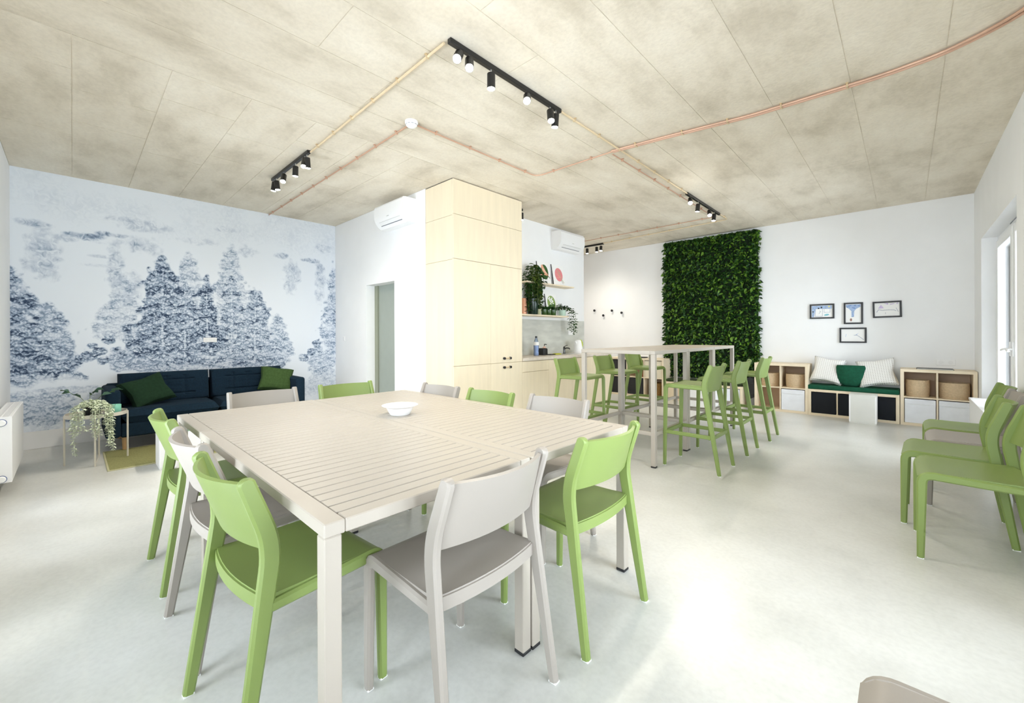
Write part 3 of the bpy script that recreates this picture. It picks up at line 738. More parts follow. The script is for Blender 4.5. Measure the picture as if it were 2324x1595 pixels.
part('body', lathe(bmesh.new(), [(0.030, 0), (0.033, 0.006), (0.033, 0.10), (0.026, 0.118), (0.013, 0.125), (0.013, 0.135)], 20), M_soapp, b)
part('pump', tube(tube(bmesh.new(), [(0, 0, 0.133), (0, 0, 0.165)], 0.006, 8), [(0, 0.006, 0.163), (0.045, 0, 0.160)], 0.006, 8), M_black, b)
o = part('drip_tray', bx(-0.045, 0.045, -0.06, 0.06, 0, 0.012, 0.003), M_black); o.location = (-4.00, 5.10, 0.8912); tag(o, 'flat black tray lying in front of the soap bottle', 'tray')
o = part('dish_sponge', bx(-0.035, 0.035, -0.07, 0.07, 0, 0.018, 0.006, 2), mat('yellow_sponge', (0.48, 0.50, 0.03), 0.95, var=0.2, vscale=80, bump=0.5)); o.location = (-4.00, 5.26, 0.8912); tag(o, 'yellow-green dish sponge on the worktop', 'sponge')
b = thing('kitchen_tap', 'short dark chrome tap at the round sink', 'tap', (-4.09, 5.57, 0.8912))
part('column', lathe(bmesh.new(), [(0.024, 0), (0.024, 0.008), (0.018, 0.014), (0.017, 0.11), (0.012, 0.118)], 20), M_chrome, b)
part('spout', tube(bmesh.new(), [(0, 0, 0.075), (0.05, 0, 0.095), (0.10, 0, 0.092), (0.11, 0, 0.075)], 0.010, 10), M_chrome, b)
part('lever', tube(bmesh.new(), [(0, 0, 0.115), (0.01, 0.03, 0.130), (0.015, 0.07, 0.138)], 0.006, 8), M_chrome, b)
b = thing('electric_kettle', 'white plastic kettle with a lime green handle', 'kettle', (-4.04, 5.90, 0.8912))
part('base', lathe(bmesh.new(), [(0.075, 0), (0.078, 0.006), (0.072, 0.018)], 28), M_white, b)
part('body', lathe(bmesh.new(), [(0.075, 0.018), (0.078, 0.03), (0.073, 0.09), (0.062, 0.16), (0.052, 0.205), (0.045, 0.215), (0.020, 0.222)], 28), M_white, b)
part('spout', tube(bmesh.new(), [(0, -0.045, 0.165), (0, -0.070, 0.185), (0, -0.085, 0.205)], [0.022, 0.016, 0.010], 10), M_white, b)
part('handle', tube(bmesh.new(), [(0, 0.045, 0.205), (0, 0.085, 0.215), (0, 0.118, 0.18), (0, 0.122, 0.12), (0, 0.105, 0.07), (0, 0.085, 0.05)], [0.012, 0.013, 0.013, 0.013, 0.011, 0.009], 10), M_lime, b)
b = thing('wall_socket', 'white double socket on the splashback under the trailing plant', 'socket', (XK + 0.0085, 5.98, 1.20))
part('plate', bx(0, 0.008, -0.075, 0.075, 0, 0.08, 0.003), M_white, b)
for s in (-1, 1): part('outlet', tube(bmesh.new(), [(0.0075, s * 0.037, 0.04), (0.0095, s * 0.037, 0.04)], 0.022, 16), M_base, b)

# wall shelves
for nm, y0, y1, z, lab in (('wall_shelf', 4.62, 5.82, 1.985, 'upper pale wall shelf carrying two posters'), ('wall_shelf', YCE + 0.014, 5.66, 1.49, 'lower pale wall shelf crowded with pot plants')):
    o = part(nm, bx(XK, XK + 0.20, y0, y1, z, z + 0.022, 0.002), M_birch); tag(o, lab, 'shelf', 'kitchen wall shelves')

# posters: flat prints
def disc(bm, cy, cz, ry, rz, x, n=24, a0=0.0, mi=0, rot=0.0):
    vs = []
    for k in range(n):
        a = 2 * PI * k / n; p, q = ry * math.cos(a), rz * math.sin(a)
        vs.append(bm.verts.new((x, cy + p * math.cos(rot) - q * math.sin(rot), cz + p * math.sin(rot) + q * math.cos(rot))))
    f = bm.faces.new(vs); f.material_index = mi
def poly(bm, pts, x, mi=0):
    f = bm.faces.new([bm.verts.new((x, p[0], p[1])) for p in pts]); f.material_index = mi
def stroke(bm, pts, w, x, mi=0):
    for (a, b_), (c, d) in zip(pts, pts[1:]):
        t = Vector((c - a, d - b_)).normalized() * w / 2; nx, ny = -t.y, t.x
        f = bm.faces.new([bm.verts.new((x, *q)) for q in ((a + nx, b_ + ny), (a - nx, b_ - ny), (c - nx, d - ny), (c + nx, d + ny))]); f.material_index = mi
def prints(t, bm, mats_, parent):
    bmesh.ops.recalc_face_normals(bm, faces=bm.faces)
    me = bpy.data.meshes.new('print')
    bm.to_mesh(me); bm.free()
    for m in mats_: me.materials.append(m)
    return link('print', me, None, parent)
def poster(y, z, w, h, label, kind):
    t = thing('poster', label, 'poster', (XK + 0.075, y, z), 0, 'botanical posters on the kitchen shelves')
    t.rotation_euler = (0, -math.atan2(0.06, h), 0)
    part('board', bx(-0.012, 0.0, -w / 2, w / 2, 0.0, h), M_paper, t)
    part('edge', bx(-0.013, -0.0005, -w / 2 - 0.003, -w / 2, 0, h), M_black, t)  # black sliver paints the shaded left side of the board
    bm = bmesh.new(); X0 = 0.0006
    if kind == 0:
        disc(bm, 0.01, h * 0.56, 0.095, 0.125, X0, mi=0)
        poly(bm, [(-0.06, h * 0.86), (-0.02, h * 0.88), (0.0, h * 0.78), (0.04, h * 0.60), (0.10, h * 0.44), (0.09, h * 0.40), (0.02, h * 0.46), (-0.04, h * 0.60), (-0.065, h * 0.76)], X0 * 2, 1)
        stroke(bm, [(-0.10, h * 0.40), (-0.02, h * 0.45), (0.08, h * 0.42), (0.12, h * 0.33)], 0.014, X0 * 3, 1)
        stroke(bm, [(0.06, h * 0.46), (0.13, h * 0.30)], 0.010, X0 * 4, 2); stroke(bm, [(-0.03, h * 0.7), (0.05, h * 0.52)], 0.008, X0 * 4, 3)
        ms = (M_dkgreenp, M_salmonp, M_black, M_paper)
    elif kind == 1:
        disc(bm, 0.01, h * 0.55, 0.105, 0.115, X0, mi=0)
        stroke(bm, [(0.13, h * 0.18), (0.07, h * 0.38), (0.0, h * 0.68), (-0.02, h * 0.80)], 0.012, X0 * 2, 1)
        stroke(bm, [(0.06, h * 0.42), (-0.06, h * 0.60)], 0.007, X0 * 3, 2); stroke(bm, [(0.05, h * 0.44), (-0.07, h * 0.38)], 0.006, X0 * 3, 2); stroke(bm, [(0.02, h * 0.6), (0.06, h * 0.72)], 0.007, X0 * 3, 1)
        stroke(bm, [(0.10, h * 0.14), (0.06, h * 0.30)], 0.007, X0 * 4, 3)
        ms = (M_pink, M_potbe, M_salmonp, M_black)
    else:
        disc(bm, 0.0, h * 0.60, 0.105, 0.12, X0, mi=0)
        r = random.Random(3)
        for k in range(16):
            disc(bm, r.uniform(-0.06, 0.06), h * (0.62 + r.uniform(-0.08, 0.22)), 0.018, 0.012, X0 * 2 + k * 1e-5, 10, mi=2, rot=r.uniform(0, 3))
        for k in range(10):
            disc(bm, r.uniform(-0.06, 0.07), h * (0.42 + r.uniform(-0.05, 0.1)), 0.024, 0.012, X0 * 3 + k * 1e-5, 10, mi=1, rot=r.uniform(0, 3))
        ms = (M_lgreenp, M_dkgreenp, M_paper)
    prints(t, bm, ms, t)
    return t
poster(5.21, 2.0078, 0.31, 0.37, 'white poster of a salmon bird on a dark green oval', 0)
poster(5.585, 2.0078, 0.31, 0.365, 'white poster of a twig on a pink disc', 1)
poster(5.40, 1.5128, 0.29, 0.36, 'white poster of pale blossoms on a green disc, behind the small pots', 2)

# leaves
def leaf_v(L, w, fold=0.25, droop=0.15):
    return [(0, 0, 0), (L * 0.3, w * 0.45, w * fold), (L * 0.65, w * 0.42, w * fold - L * droop * 0.4), (L, 0, -L * droop), (L * 0.65, -w * 0.42, w * fold - L * droop * 0.4), (L * 0.3, -w * 0.45, w * fold), (L * 0.35, 0, 0), (L * 0.68, 0, -L * droop * 0.4)]
LEAF_F = [(0, 6, 1), (1, 6, 7, 2), (2, 7, 3), (0, 5, 6), (5, 4, 7, 6), (4, 3, 7)]
def leaves_mesh(name, items, mats_):
    """items: list of (origin, yaw, pitch, roll, L, w, material index)"""
    V, Fc, MI = [], [], []
    for o, ya_, pi_, ro_, L, w, mi in items:
        R = Matrix.Rotation(ya_, 3, 'Z') @ Matrix.Rotation(pi_, 3, 'Y') @ Matrix.Rotation(ro_, 3, 'X'); b0 = len(V); o = Vector(o)
        for q in leaf_v(L, w): V.append(tuple(o + R @ Vector(q)))
        for f in LEAF_F: Fc.append(tuple(b0 + i for i in f)); MI.append(mi)
    me = bpy.data.meshes.new(name); me.from_pydata(V, [], Fc); me.polygons.foreach_set('material_index', MI)
    for m in mats_: me.materials.append(m)
    me.shade_smooth()
    return me
def strand_leaves(rnd, pts, L, w, step, mi, jitter=0.4):
    out = []
    for a, b_ in zip(pts, pts[1:]):
        a, b_ = Vector(a), Vector(b_); d = (b_ - a).length; n = max(1, int(d / step))
        for k in range(n):
            p = a.lerp(b_, (k + rnd.random() * 0.5) / n)
            for s in (0, 1):
                ang = rnd.uniform(0, 2 * PI) if s == 0 else ang + PI + rnd.uniform(-0.5, 0.5)
                sc_ = rnd.uniform(0.7, 1.15)
                out.append((p, ang, rnd.uniform(-0.3, 0.6), rnd.uniform(-jitter, jitter), L * sc_, w * sc_, mi))
    return out
def pot(t, r, h, m, r0=None, seg=24):
    r0 = r0 or r * 0.85
    part('pot', lathe(bmesh.new(), [(r0, 0), (r0 + 0.002, 0.003), (r, h - 0.004), (r, h), (r - 0.006, h), (r - 0.008, h - 0.012)], seg), m, t)
    part('soil', lathe(bmesh.new(), [(r - 0.009, h - 0.02), (r - 0.009, h - 0.013), (0.001, h - 0.010)], seg), M_soil, t)
def stems(t, paths, r, m):
    bm = bmesh.new()
    for p in paths: tube(bm, p, r, 5)
    part('stems', bm, m, t)
ZS = 1.5128
rnd = random.Random(11)
# big trailing plant beside the cupboard
t = thing('trailing_plant', 'big bushy trailing plant in a bottle green pot beside the maple cupboard', 'plant', (-4.10, 4.79, ZS))
pot(t, 0.085, 0.235, M_potdk, 0.075)
paths, items = [], []
for k in range(52):
    a = rnd.uniform(0, 2 * PI); rr = rnd.uniform(0.06, 0.16); up = rnd.uniform(0.15, 0.56); dn = rnd.uniform(0.0, 0.34)
    ox, oy = math.cos(a) * rr * 0.75, math.sin(a) * rr * 1.25
    ox = max(ox, -0.13)
    p = [(0, 0, 0.22), (ox * 0.4, oy * 0.4, 0.22 + up), (ox, oy, 0.20 + up * 0.8), (ox * 1.12, oy * 1.15, 0.14 + up * 0.8 - dn)]
    p = [(max(q[0], -0.14), max(-0.17, min(0.30, q[1] + 0.04)), q[2]) for q in p]
    paths.append(p); items += strand_leaves(rnd, p[1:], 0.078, 0.042, 0.048, 0 if rnd.random() < 0.7 else 1)
stems(t, paths, 0.0022, M_leafm)
items = [(Vector((max(-0.12, i[0][0]), max(-0.15, min(0.34, i[0][1])), i[0][2])),) + i[1:] for i in items]
stuff(link('foliage', leaves_mesh('foliage', items, (M_leafd, M_leafm)), None, t))
t = thing('tall_vase', 'slim blush copper vase standing behind the cupboard edge', 'vase', (-4.17, 4.66, ZS))
part('body', lathe(bmesh.new(), [(0.045, 0), (0.05, 0.004), (0.052, 0.12), (0.046, 0.20), (0.043, 0.24), (0.038, 0.24), (0.036, 0.2)], 24), M_copper, t)
t = thing('potted_succulent', 'small sage beige pot with dark leaves in front of the bottle green pot', 'plant', (-4.10, 4.925, ZS)); pot(t, 0.042, 0.085, M_potbe)
link('foliage', leaves_mesh('foliage', [((0, 0, 0.08), rnd.uniform(0, 6.28), rnd.uniform(-1.3, -0.3), 0, rnd.uniform(0.06, 0.11), 0.04, 0) for k in range(18)], (M_leafd,)), None, t)
t = thing('potted_succulent', 'small white pot squeezed between sage pot and green glasses', 'plant', (-4.15, 5.005, ZS)); pot(t, 0.035, 0.075, M_white)
link('foliage', leaves_mesh('foliage', [((0, 0, 0.07), rnd.uniform(0, 6.28), rnd.uniform(-1.3, -0.3), 0, rnd.uniform(0.05, 0.09), 0.03, 0) for k in range(14)], (mat('pink_leaf', (0.55, 0.22, 0.20), 0.5, bump=0.02),)), None, t)
for k, (yy_, lab) in enumerate(((5.075, 'first moss green glass pot, next to the white pot'), (5.185, 'middle moss green glass pot with upright leaves'), (5.30, 'last moss green glass pot, before the blossom poster'))):
    t = thing('glass_plant_pot', lab, 'plant', (-4.11, yy_, ZS), 0, 'moss green glass pots'); pot(t, 0.047, 0.088 - 0.006 * (k == 1), M_potgl, 0.044)
    link('foliage', leaves_mesh('foliage', [((rnd.uniform(-.02, .02), rnd.uniform(-.02, .02), 0.08), rnd.uniform(0, 6.28), rnd.uniform(-1.5, -0.7), rnd.uniform(-.5, .5), rnd.uniform(0.05, 0.085), 0.04, 0) for q in range(18)], (M_leafd,)), None, t)
t = thing('trailing_plant', 'green ivy trailing over the right end of the lower shelf', 'plant', (-4.12, 5.56, ZS)); pot(t, 0.06, 0.095, mat('mint_white_glaze', (0.45, 0.60, 0.50), 0.4, bump=0.02), 0.055)
paths, items = [], []
for k in range(12):
    a = rnd.uniform(0, 6.28); p = [(0, 0, 0.085), (math.cos(a) * 0.06, math.sin(a) * 0.06, rnd.uniform(0.14, 0.20)), (math.cos(a) * 0.09, math.sin(a) * 0.10, rnd.uniform(0.08, 0.15))]
    paths.append(p); items += strand_leaves(rnd, p[1:], 0.055, 0.036, 0.022, 0)
for k in range(4):
    y1 = 0.16 + 0.03 * k; x1 = 0.03 + 0.02 * k
    p = [(0, 0.02, 0.09), (x1, 0.08, 0.14), (x1, y1, 0.06), (x1, y1 + 0.01, -0.08), (x1 - 0.01, y1 + 0.015, -0.18 - 0.03 * k), (x1 - 0.01, y1, -0.24 - 0.04 * (k % 3))]
    paths.append(p); items += strand_leaves(rnd, p[1:], 0.056, 0.036, 0.038, 0)
stems(t, paths, 0.002, M_leafm); stuff(link('foliage', leaves_mesh('foliage', items, (M_leafd,)), None, t))

# air conditioners
def ac(name, label, loc, rz, L):
    t = thing(name, label, 'air conditioner', loc, rz, 'wall air conditioners')
    prof = [(0.0, 0.30), (0.15, 0.30), (0.185, 0.292), (0.200, 0.27), (0.203, 0.16), (0.196, 0.115), (0.178, 0.075), (0.145, 0.035), (0.10, 0.004), (0.0, 0.0)]
    bm = bmesh.new()
    A = [bm.verts.new((-L / 2, -d, z)) for d, z in prof]; B = [bm.verts.new((L / 2, -d, z)) for d, z in prof]
    for k in range(len(prof)):
        j = (k + 1) % len(prof); bm.faces.new((A[k], A[j], B[j], B[k]))
    bm.faces.new(A[::-1]); bm.faces.new(B)
    part('casing', bm, M_white, t, angle=0.5)
    dx = L * 0.37
    def strip(d0, z0, d1, z1, m, nm, off):
        b = bmesh.new(); n = Vector((0, -(z0 - z1), -(d0 - d1))).normalized()
        n = Vector((0, -0.75, -0.66))
        q = [b.verts.new(Vector(v) + n * off) for v in ((-dx, -d0, z0), (dx, -d0, z0), (dx, -d1, z1), (-dx, -d1, z1))]
        q2 = [b.verts.new(Vector(v.co) - n * 0.006) for v in q]
        b.faces.new(q)
        b.faces.new(q2[::-1])
        for k in range(4): b.faces.new((q[k], q2[k], q2[(k + 1) % 4], q[(k + 1) % 4]))
        part(nm, b, m, t)
    strip(0.176, 0.073, 0.148, 0.039, M_base, 'louvre', 0.0015)
    strip(0.1785, 0.0765, 0.176, 0.073, M_steel, 'seam', 0.001)
    strip(0.147, 0.038, 0.140, 0.031, M_grey, 'outlet_slot', 0.001)
    part('badge', bx(-0.022, 0.022, -0.2035, -0.199, 0.115, 0.122), M_steel, t)
    return t
ac('air_conditioner', 'white air conditioner above the sage door', (-4.795, YD, 2.612), 0.0, 0.68)
ac('air_conditioner', 'white air conditioner above the kitchen shelves', (XK, 5.795, 2.612), PI / 2, 0.68)

# ================================================================== LAMPS
def head(t, x, y, tiltx, tilty, power=28, on=True):
    """black cylinder spot on a short stem, lens lit"""
    g = bmesh.new(); tube(g, [(x, y, -0.030), (x, y, -0.062)], 0.005, 8); part('stem', g, M_steel, t)
    hd = part('spot_head', lathe(bmesh.new(), [(0.020, 0.0), (0.027, -0.003), (0.0275, -0.10), (0.025, -0.10), (0.0245, -0.092)], 20), M_blackm, t, (x, y, -0.058), (tiltx, tilty, 0))
    part('lens', lathe(bmesh.new(), [(0.0245, -0.0965), (0.0243, -0.101), (0.012, -0.104)], 20), M_lamp, hd)
    d = bpy.data.lights.new('spot_bulb', 'SPOT'); d.energy = power; d.color = (1.0, 0.92, 0.80); d.spot_size = 2.6; d.spot_blend = 1.0; d.shadow_soft_size = 0.03
    l = bpy.data.objects.new('spot_bulb', d); C.objects.link(l); l.parent = hd; l.location = (0, 0, -0.112)
def track(label, x0, x1, y0, y1, heads):
    cx, cy = (x0 + x1) / 2, (y0 + y1) / 2
    t = thing('track_light', label, 'lamp', (cx, cy, HC), 0, 'black track lights')
    hx, hy = max(0.017, (x1 - x0) / 2), max(0.017, (y1 - y0) / 2)
    part('rail', bx(-hx, hx, -hy, hy, -0.032, 0.0, 0.004), M_blackm, t)
    for hp in heads: head(t, hp[0] - cx, hp[1] - cy, *hp[2:])
track('black track light over the sofa end of the dining table', -5.23, -4.17, 1.57, 1.57, [(-5.16, 1.57, -0.1, 0.12), (-5.10, 1.57, 0.1, -0.05), (-4.86, 1.57, -0.25, -0.45), (-4.52, 1.57, 0.0, 0.1), (-4.27, 1.57, -0.25, -0.35), (-4.22, 1.57, 0.1, 0.1)])
track('black track light nearest the camera with glaring spots', -1.99, -1.99, 1.56, 2.667, [(-1.99, 1.64, -0.55, -0.50, 12), (-1.99, 1.72, -0.35, -0.45, 12), (-1.99, 1.91, 0.0, 0.0), (-1.99, 2.27, -0.55, -0.55, 12), (-1.99, 2.54, -0.20, -0.25), (-1.99, 2.61, 0.0, 0.1)])
track('black track light above the high tables', -2.0, -2.0, 5.32, 6.58, [(-2.0, 5.44, -0.7, -0.35), (-2.0, 5.72, 0.0, 0.1), (-2.0, 6.15, -0.6, -0.3), (-2.0, 6.36, -0.15, 0.05)])
track('black track light in the side hall by the coat hooks', -5.35, -4.27, 7.12, 7.12, [(-4.65, 7.12, 0.0, 0.0, 21), (-4.43, 7.12, 0.0, 0.0, 21), (-4.33, 7.12, -0.25, -0.1, 21), (-5.05, 7.12, -0.2, 0.0, 21)])
track('black track light hidden behind the tall maple cupboard', -3.955, -3.955, 4.17, 4.40, [(-3.955, 4.385, 0.0, 0.0, 3)])

# smoke detector
t = thing('smoke_detector', 'round white smoke detector on the concrete ceiling', 'smoke detector', (-3.0, 1.955, HC))
part('base', lathe(bmesh.new(), [(0.052, -0.018), (0.054, -0.016), (0.054, 0.0)], 32), M_white, t)
part('dome', lathe(bmesh.new(), [(0.012, -0.050), (0.036, -0.044), (0.046, -0.034), (0.049, -0.018), (0.05, -0.017)], 32), M_white, t)
bm = bmesh.new()
for k in range(10):
    a0 = 2 * PI * k / 10; tube(bm, [(math.cos(a0 + q) * 0.0475, math.sin(a0 + q) * 0.0475, -0.030) for q in (0, 0.2, 0.4)], 0.002, 5)
part('slots', bm, M_grey, t)
# conduits
def conduit(label, paths, r, m, clipm, step=0.34, base=None):
    p0 = paths[0][0]; t = thing('ceiling_conduit', label, 'conduit', (p0[0], p0[1], HC), 0, 'surface conduits on the ceiling')
    bm = bmesh.new(); cl = []
    for P in paths:
        pp = roundpath([(q[0] - p0[0], q[1] - p0[1], -0.016) for q in P], 0.10, 6)
        tube(bm, pp, r, 8)
        for a, b_ in zip(P, P[1:]):
            a, b_ = Vector((a[0], a[1])), Vector((b_[0], b_[1])); d = (b_ - a).length; n = int(d / step)
            for k in range(n):
                q = a.lerp(b_, (k + 0.5) / n); cl.append((q.x - p0[0], q.y - p0[1], math.atan2(b_.y - a.y, b_.x - a.x)))
    part('pipe', bm, m, t)
    cm = bmesh.new(); box(cm, -0.008, 0.008, -0.018, 0.018, -0.006, 0.0); box(cm, -0.006, 0.006, -0.0115, 0.0115, -0.028, -0.005, 0.002)
    me = fin(cm, 'clip'); me.materials.append(clipm)
    for x, y, a in cl: link('clip', me, None, t, (x, y, 0), (0, 0, a))
conduit('cream conduit joining the sofa track light to the nearest track light', [[(-4.17, 1.585), (-2.03, 1.555)]], 0.0085, M_pipeb, M_brass)
conduit('cream conduit between the nearest track light and the high-table track light', [[(-1.985, 2.667), (-1.995, 5.32)]], 0.0085, M_pipeb, M_brass)
conduit('cream conduit end beyond the high-table track light, turning into the hall', [[(-1.995, 6.58), (-1.985, 6.97), (-4.27, 7.10)]], 0.007, M_pipeb, M_brass)
conduit('thin copper pipe from the papered wall to the smoke detector', [[(XM + 0.005, 1.985), (-3.05, 1.955)]], 0.007, M_pipe, M_pipe)
conduit('thin copper pipe from the smoke detector to the wide pipe run', [[(-2.995, 2.005), (-3.0, 3.58), (-2.06, 3.60)]], 0.007, M_pipe, M_pipe)
conduit('pair of copper pipes crossing the ceiling to the right wall', [[(-2.06, 3.585), (-1.6, 3.65), (-0.9, 3.78), (-0.1, 3.815), (0.18, 3.78), (0.40, 3.66), (0.63, 3.40)], [(-2.06, 3.615), (-1.6, 3.683), (-0.9, 3.812), (-0.1, 3.848), (0.18, 3.812), (0.42, 3.685), (0.635, 3.45)]], 0.0095, M_pipe, M_brass)
conduit('thin copper pipe branching toward the side hall', [[(-2.09, 3.66), (-2.10, 6.68), (-6.4, 6.70)]], 0.006, M_pipe, M_pipe)

# ================================================================== WALL DETAILS
t = thing('wall_socket', 'white triple socket set into the wallpaper above the sofa', 'socket', (XM + 0.0016, 1.27, 1.12))
part('plate', bx(0, 0.009, -0.075, 0.075, 0, 0.062, 0.003), M_white, t)
for k in (-1, 0, 1): part('outlet', tube(bmesh.new(), [(0.0085, k * 0.047, 0.031), (0.0098, k * 0.047, 0.031)], 0.018, 16), M_base, t)
t = thing('light_switch', 'white light switch on the partition between wallpaper and doorway', 'switch', (-6.479, YD, 1.115))
part('plate', bx(-0.04, 0.04, -0.008, 0, 0, 0.08, 0.003), M_white, t); part('rocker', bx(-0.026, 0.026, -0.012, -0.007, 0.014, 0.066, 0.002), M_base, t)
t = thing('wall_socket', 'white double socket above the right cube shelf', 'socket', (0.382, YB, 0.78))
part('plate', bx(-0.09, 0.09, -0.008, 0, 0, 0.08, 0.003), M_white, t)
for k in (-1, 1): part('outlet', tube(bmesh.new(), [(k * 0.044, -0.0075, 0.04), (k * 0.044, -0.0095, 0.04)], 0.024, 16), M_base, t)
for (x, z), lab in zip(((-4.967, 1.731), (-4.746, 1.616), (-4.537, 1.712), (-4.31, 1.657)), ('leftmost of four round black coat knobs', 'second round black coat knob, hung lowest', 'third round black coat knob from the left', 'rightmost of four round black coat knobs')):
    o = part('coat_knob', lathe(bmesh.new(), [(0.010, 0.0), (0.010, 0.022), (0.024, 0.028), (0.025, 0.044), (0.022, 0.048)], 20), M_black); o.location = (x, YB, z); o.rotation_euler = (PI / 2, 0, 0); tag(o, lab, 'coat hook', 'coat knobs on the back wall')

# framed drawings
def framed(x0, x1, z0, z1, label, draw, rot=0.0):
    w, h = x1 - x0, z1 - z0
    t = thing('picture_frame', label, 'picture', ((x0 + x1) / 2, YB, z0), 0, 'framed drawings on the back wall'); t.rotation_euler = (0, rot, 0)
    fw = 0.021; bm = bmesh.new()
    for a in ((-w / 2, -w / 2 + fw, 0, h), (w / 2 - fw, w / 2, 0, h), (-w / 2 + fw, w / 2 - fw, 0, fw), (-w / 2 + fw, w / 2 - fw, h - fw, h)): box(bm, a[0], a[1], -0.022, 0, a[2], a[3], 0.0015)
    part('frame', bm, M_black, t)
    part('paper', bx(-w / 2 + fw, w / 2 - fw, -0.008, -0.002, fw, h - fw), M_paper, t)
    bm = bmesh.new(); ms = draw(bm, w - 2 * fw, h - 2 * fw)
    o = prints(t, bm, ms, t); o.rotation_euler = (0, 0, -PI / 2); o.location = (0, -0.0082, fw + (h - 2 * fw) / 2)
def d1_(bm, w, h):
    poly(bm, [(-w * .48, -h * .47), (-w * .48, h * .47), (w * .46, h * .47), (w * .46, h * .2), (-w * .3, h * .2), (-w * .38, -h * .47)], .0002, 0)
    stroke(bm, [(-w * .30, h * .2), (-w * .32, -h * .42), (w * .02, -h * .42), (w * .02, h * .2)], .006, .0004, 1)
    stroke(bm, [(w * .10, h * .2), (w * .10, -h * .1), (w * .38, -h * .1), (w * .38, h * .2), (w * .10, h * .2)], .005, .0004, 1)
    for cy, cz, s in ((-w * .42, -h * .02, .010), (-w * .02, h * .33, .012), (-w * .16, h * .26, .011)): disc(bm, cy, cz, s, s, .0006, 12, mi=2)
    disc(bm, w * .33, h * .38, .014, .011, .0006, 12, mi=3); disc(bm, w * .22, -h * .30, .032, .013, .0006, 12, mi=4, rot=.2); stroke(bm, [(-w * .14, -h * .2), (-w * .06, 0), (-w * .12, h * .05)], .007, .0006, 1)
    return (M_bluep, M_greyp, M_black, M_yellowp, M_tealp)
def d2_(bm, w, h):
    poly(bm, [(-w * .47, h * .47), (w * .47, h * .47), (w * .47, h * .34), (w * .2, h * .24), (w * .06, h * .12), (w * .04, -h * .2), (-w * .12, -h * .2), (-w * .12, h * .12), (-w * .3, h * .26), (-w * .47, h * .34)], .0002, 0)
    r = random.Random(5)
    for k in range(9): disc(bm, r.uniform(-.4, .4) * w, h * r.uniform(.26, .44), .012, .009, .0004 + k * 1e-5, 10, mi=1, rot=r.uniform(-.5, .5))
    disc(bm, -w * .15, -h * .35, .013, .022, .0004, 14, mi=2); stroke(bm, [(-w * .08, h * .05), (w * .0, -h * .1), (-w * .04, -h * .2)], .005, .0006, 1)
    return (M_bluep, mat('deep_blue_crayon', (0.20, 0.30, 0.55), 0.8, bump=0.01), M_brownp)
def d3_(bm, w, h):
    poly(bm, [(-w * .36, h * .08), (-w * .24, h * .36), (-w * .12, h * .1)], .0002, 0)
    poly(bm, [(-w * .12, h * .47), (w * .06, h * .47), (w * .04, h * .34)], .0002, 0); stroke(bm, [(w * .12, h * .36), (w * .30, h * .42)], .010, .0003, 0); stroke(bm, [(w * .38, h * .38), (w * .44, h * .46)], .012, .0003, 0)
    stroke(bm, [(-w * .42, -h * .2), (-w * .34, 0), (-w * .2, -h * .06), (w * .1, -h * .04), (w * .28, -h * .06), (w * .36, -h * .14)], .008, .0003, 1); stroke(bm, [(w * .36, h * .1), (w * .44, -h * .2)], .006, .0003, 1); stroke(bm, [(-w * .06, -h * .22), (-w * .06, -h * .34)], .005, .0003, 1)
    return (M_lilacp, M_greyp)
def d4_(bm, w, h):
    poly(bm, [(w * .06, -h * .02), (w * .16, h * .02), (w * .26, h * .22), (w * .18, h * .10)], .0002, 0); stroke(bm, [(w * .04, 0), (w * .18, h * .0), (w * .34, -h * .2), (w * .46, -h * .36)], .008, .0004, 1); stroke(bm, [(-w * .28, h * .1), (-w * .32, -h * .14)], .004, .0004, 0)
    return (M_bluep, M_greyp)
framed(-1.087, -0.782, 1.435, 1.660, 'black framed crayon drawing of houses, leftmost on the back wall', d1_)
framed(-0.671, -0.451, 1.346, 1.662, 'upright black framed drawing of a blue tree', d2_)
framed(-0.343, -0.038, 1.430, 1.660, 'black framed drawing with lilac patches, rightmost on the back wall', d3_, -0.015)
framed(-0.722, -0.412, 1.068, 1.292, 'lowest black framed drawing, almost blank with a grey branch', d4_)

# ================================================================== LEAF WALL
GX0, GX1, GZ0, GZ1 = -3.375, -1.785, 0.402, 2.955
t = thing('leaf_wall_panel', 'floor-to-ceiling panel of dense green leaves on the back wall', 'green wall', ((GX0 + GX1) / 2, YB, GZ0))
wG, hG = GX1 - GX0, GZ1 - GZ0
part('backing', bx(-wG / 2 + 0.01, wG / 2 - 0.01, -0.045, 0, 0.0, hG - 0.01), M_moss, t)
items = []
for k in range(7200):
    x = rng.uniform(-wG / 2, wG / 2); z = rng.uniform(0.0, hG); dep = rng.uniform(0.035, 0.085)
    if k % 5 == 0:
        e = rng.integers(0, 3)
        if e == 0: x = -wG / 2 + rng.uniform(-.01, .03)
        elif e == 1: x = wG / 2 + rng.uniform(-.03, .01)
        else: z = hG - rng.uniform(0.0, .05)
        dep = rng.uniform(0.01, 0.08)
    L = rng.uniform(0.045, 0.085); ya_ = rng.uniform(PI, 2 * PI) if rng.random() < 0.75 else rng.uniform(0, 2 * PI)
    items.append(((x, -dep, z), ya_, rng.uniform(-0.7, 1.2), rng.uniform(-1.2, 1.2), L, L * rng.uniform(0.42, 0.6), 0 if rng.random() < 0.70 else 1))
lim = []
for it in items:
    o = Vector(it[0]); L = it[4]
    if o.z > hG - 0.05 and it[2] < 0: it = it[:2] + (abs(it[2]),) + it[3:]
    yv = o.y + math.sin(it[1]) * math.cos(it[2]) * L
    if yv > -0.004: it = (it[0], -abs(it[1] % PI)) + it[2:]
    lim.append(it)
stuff(link('foliage', leaves_mesh('foliage', lim, (M_leafd, M_leafl)), None, t))
LV = []
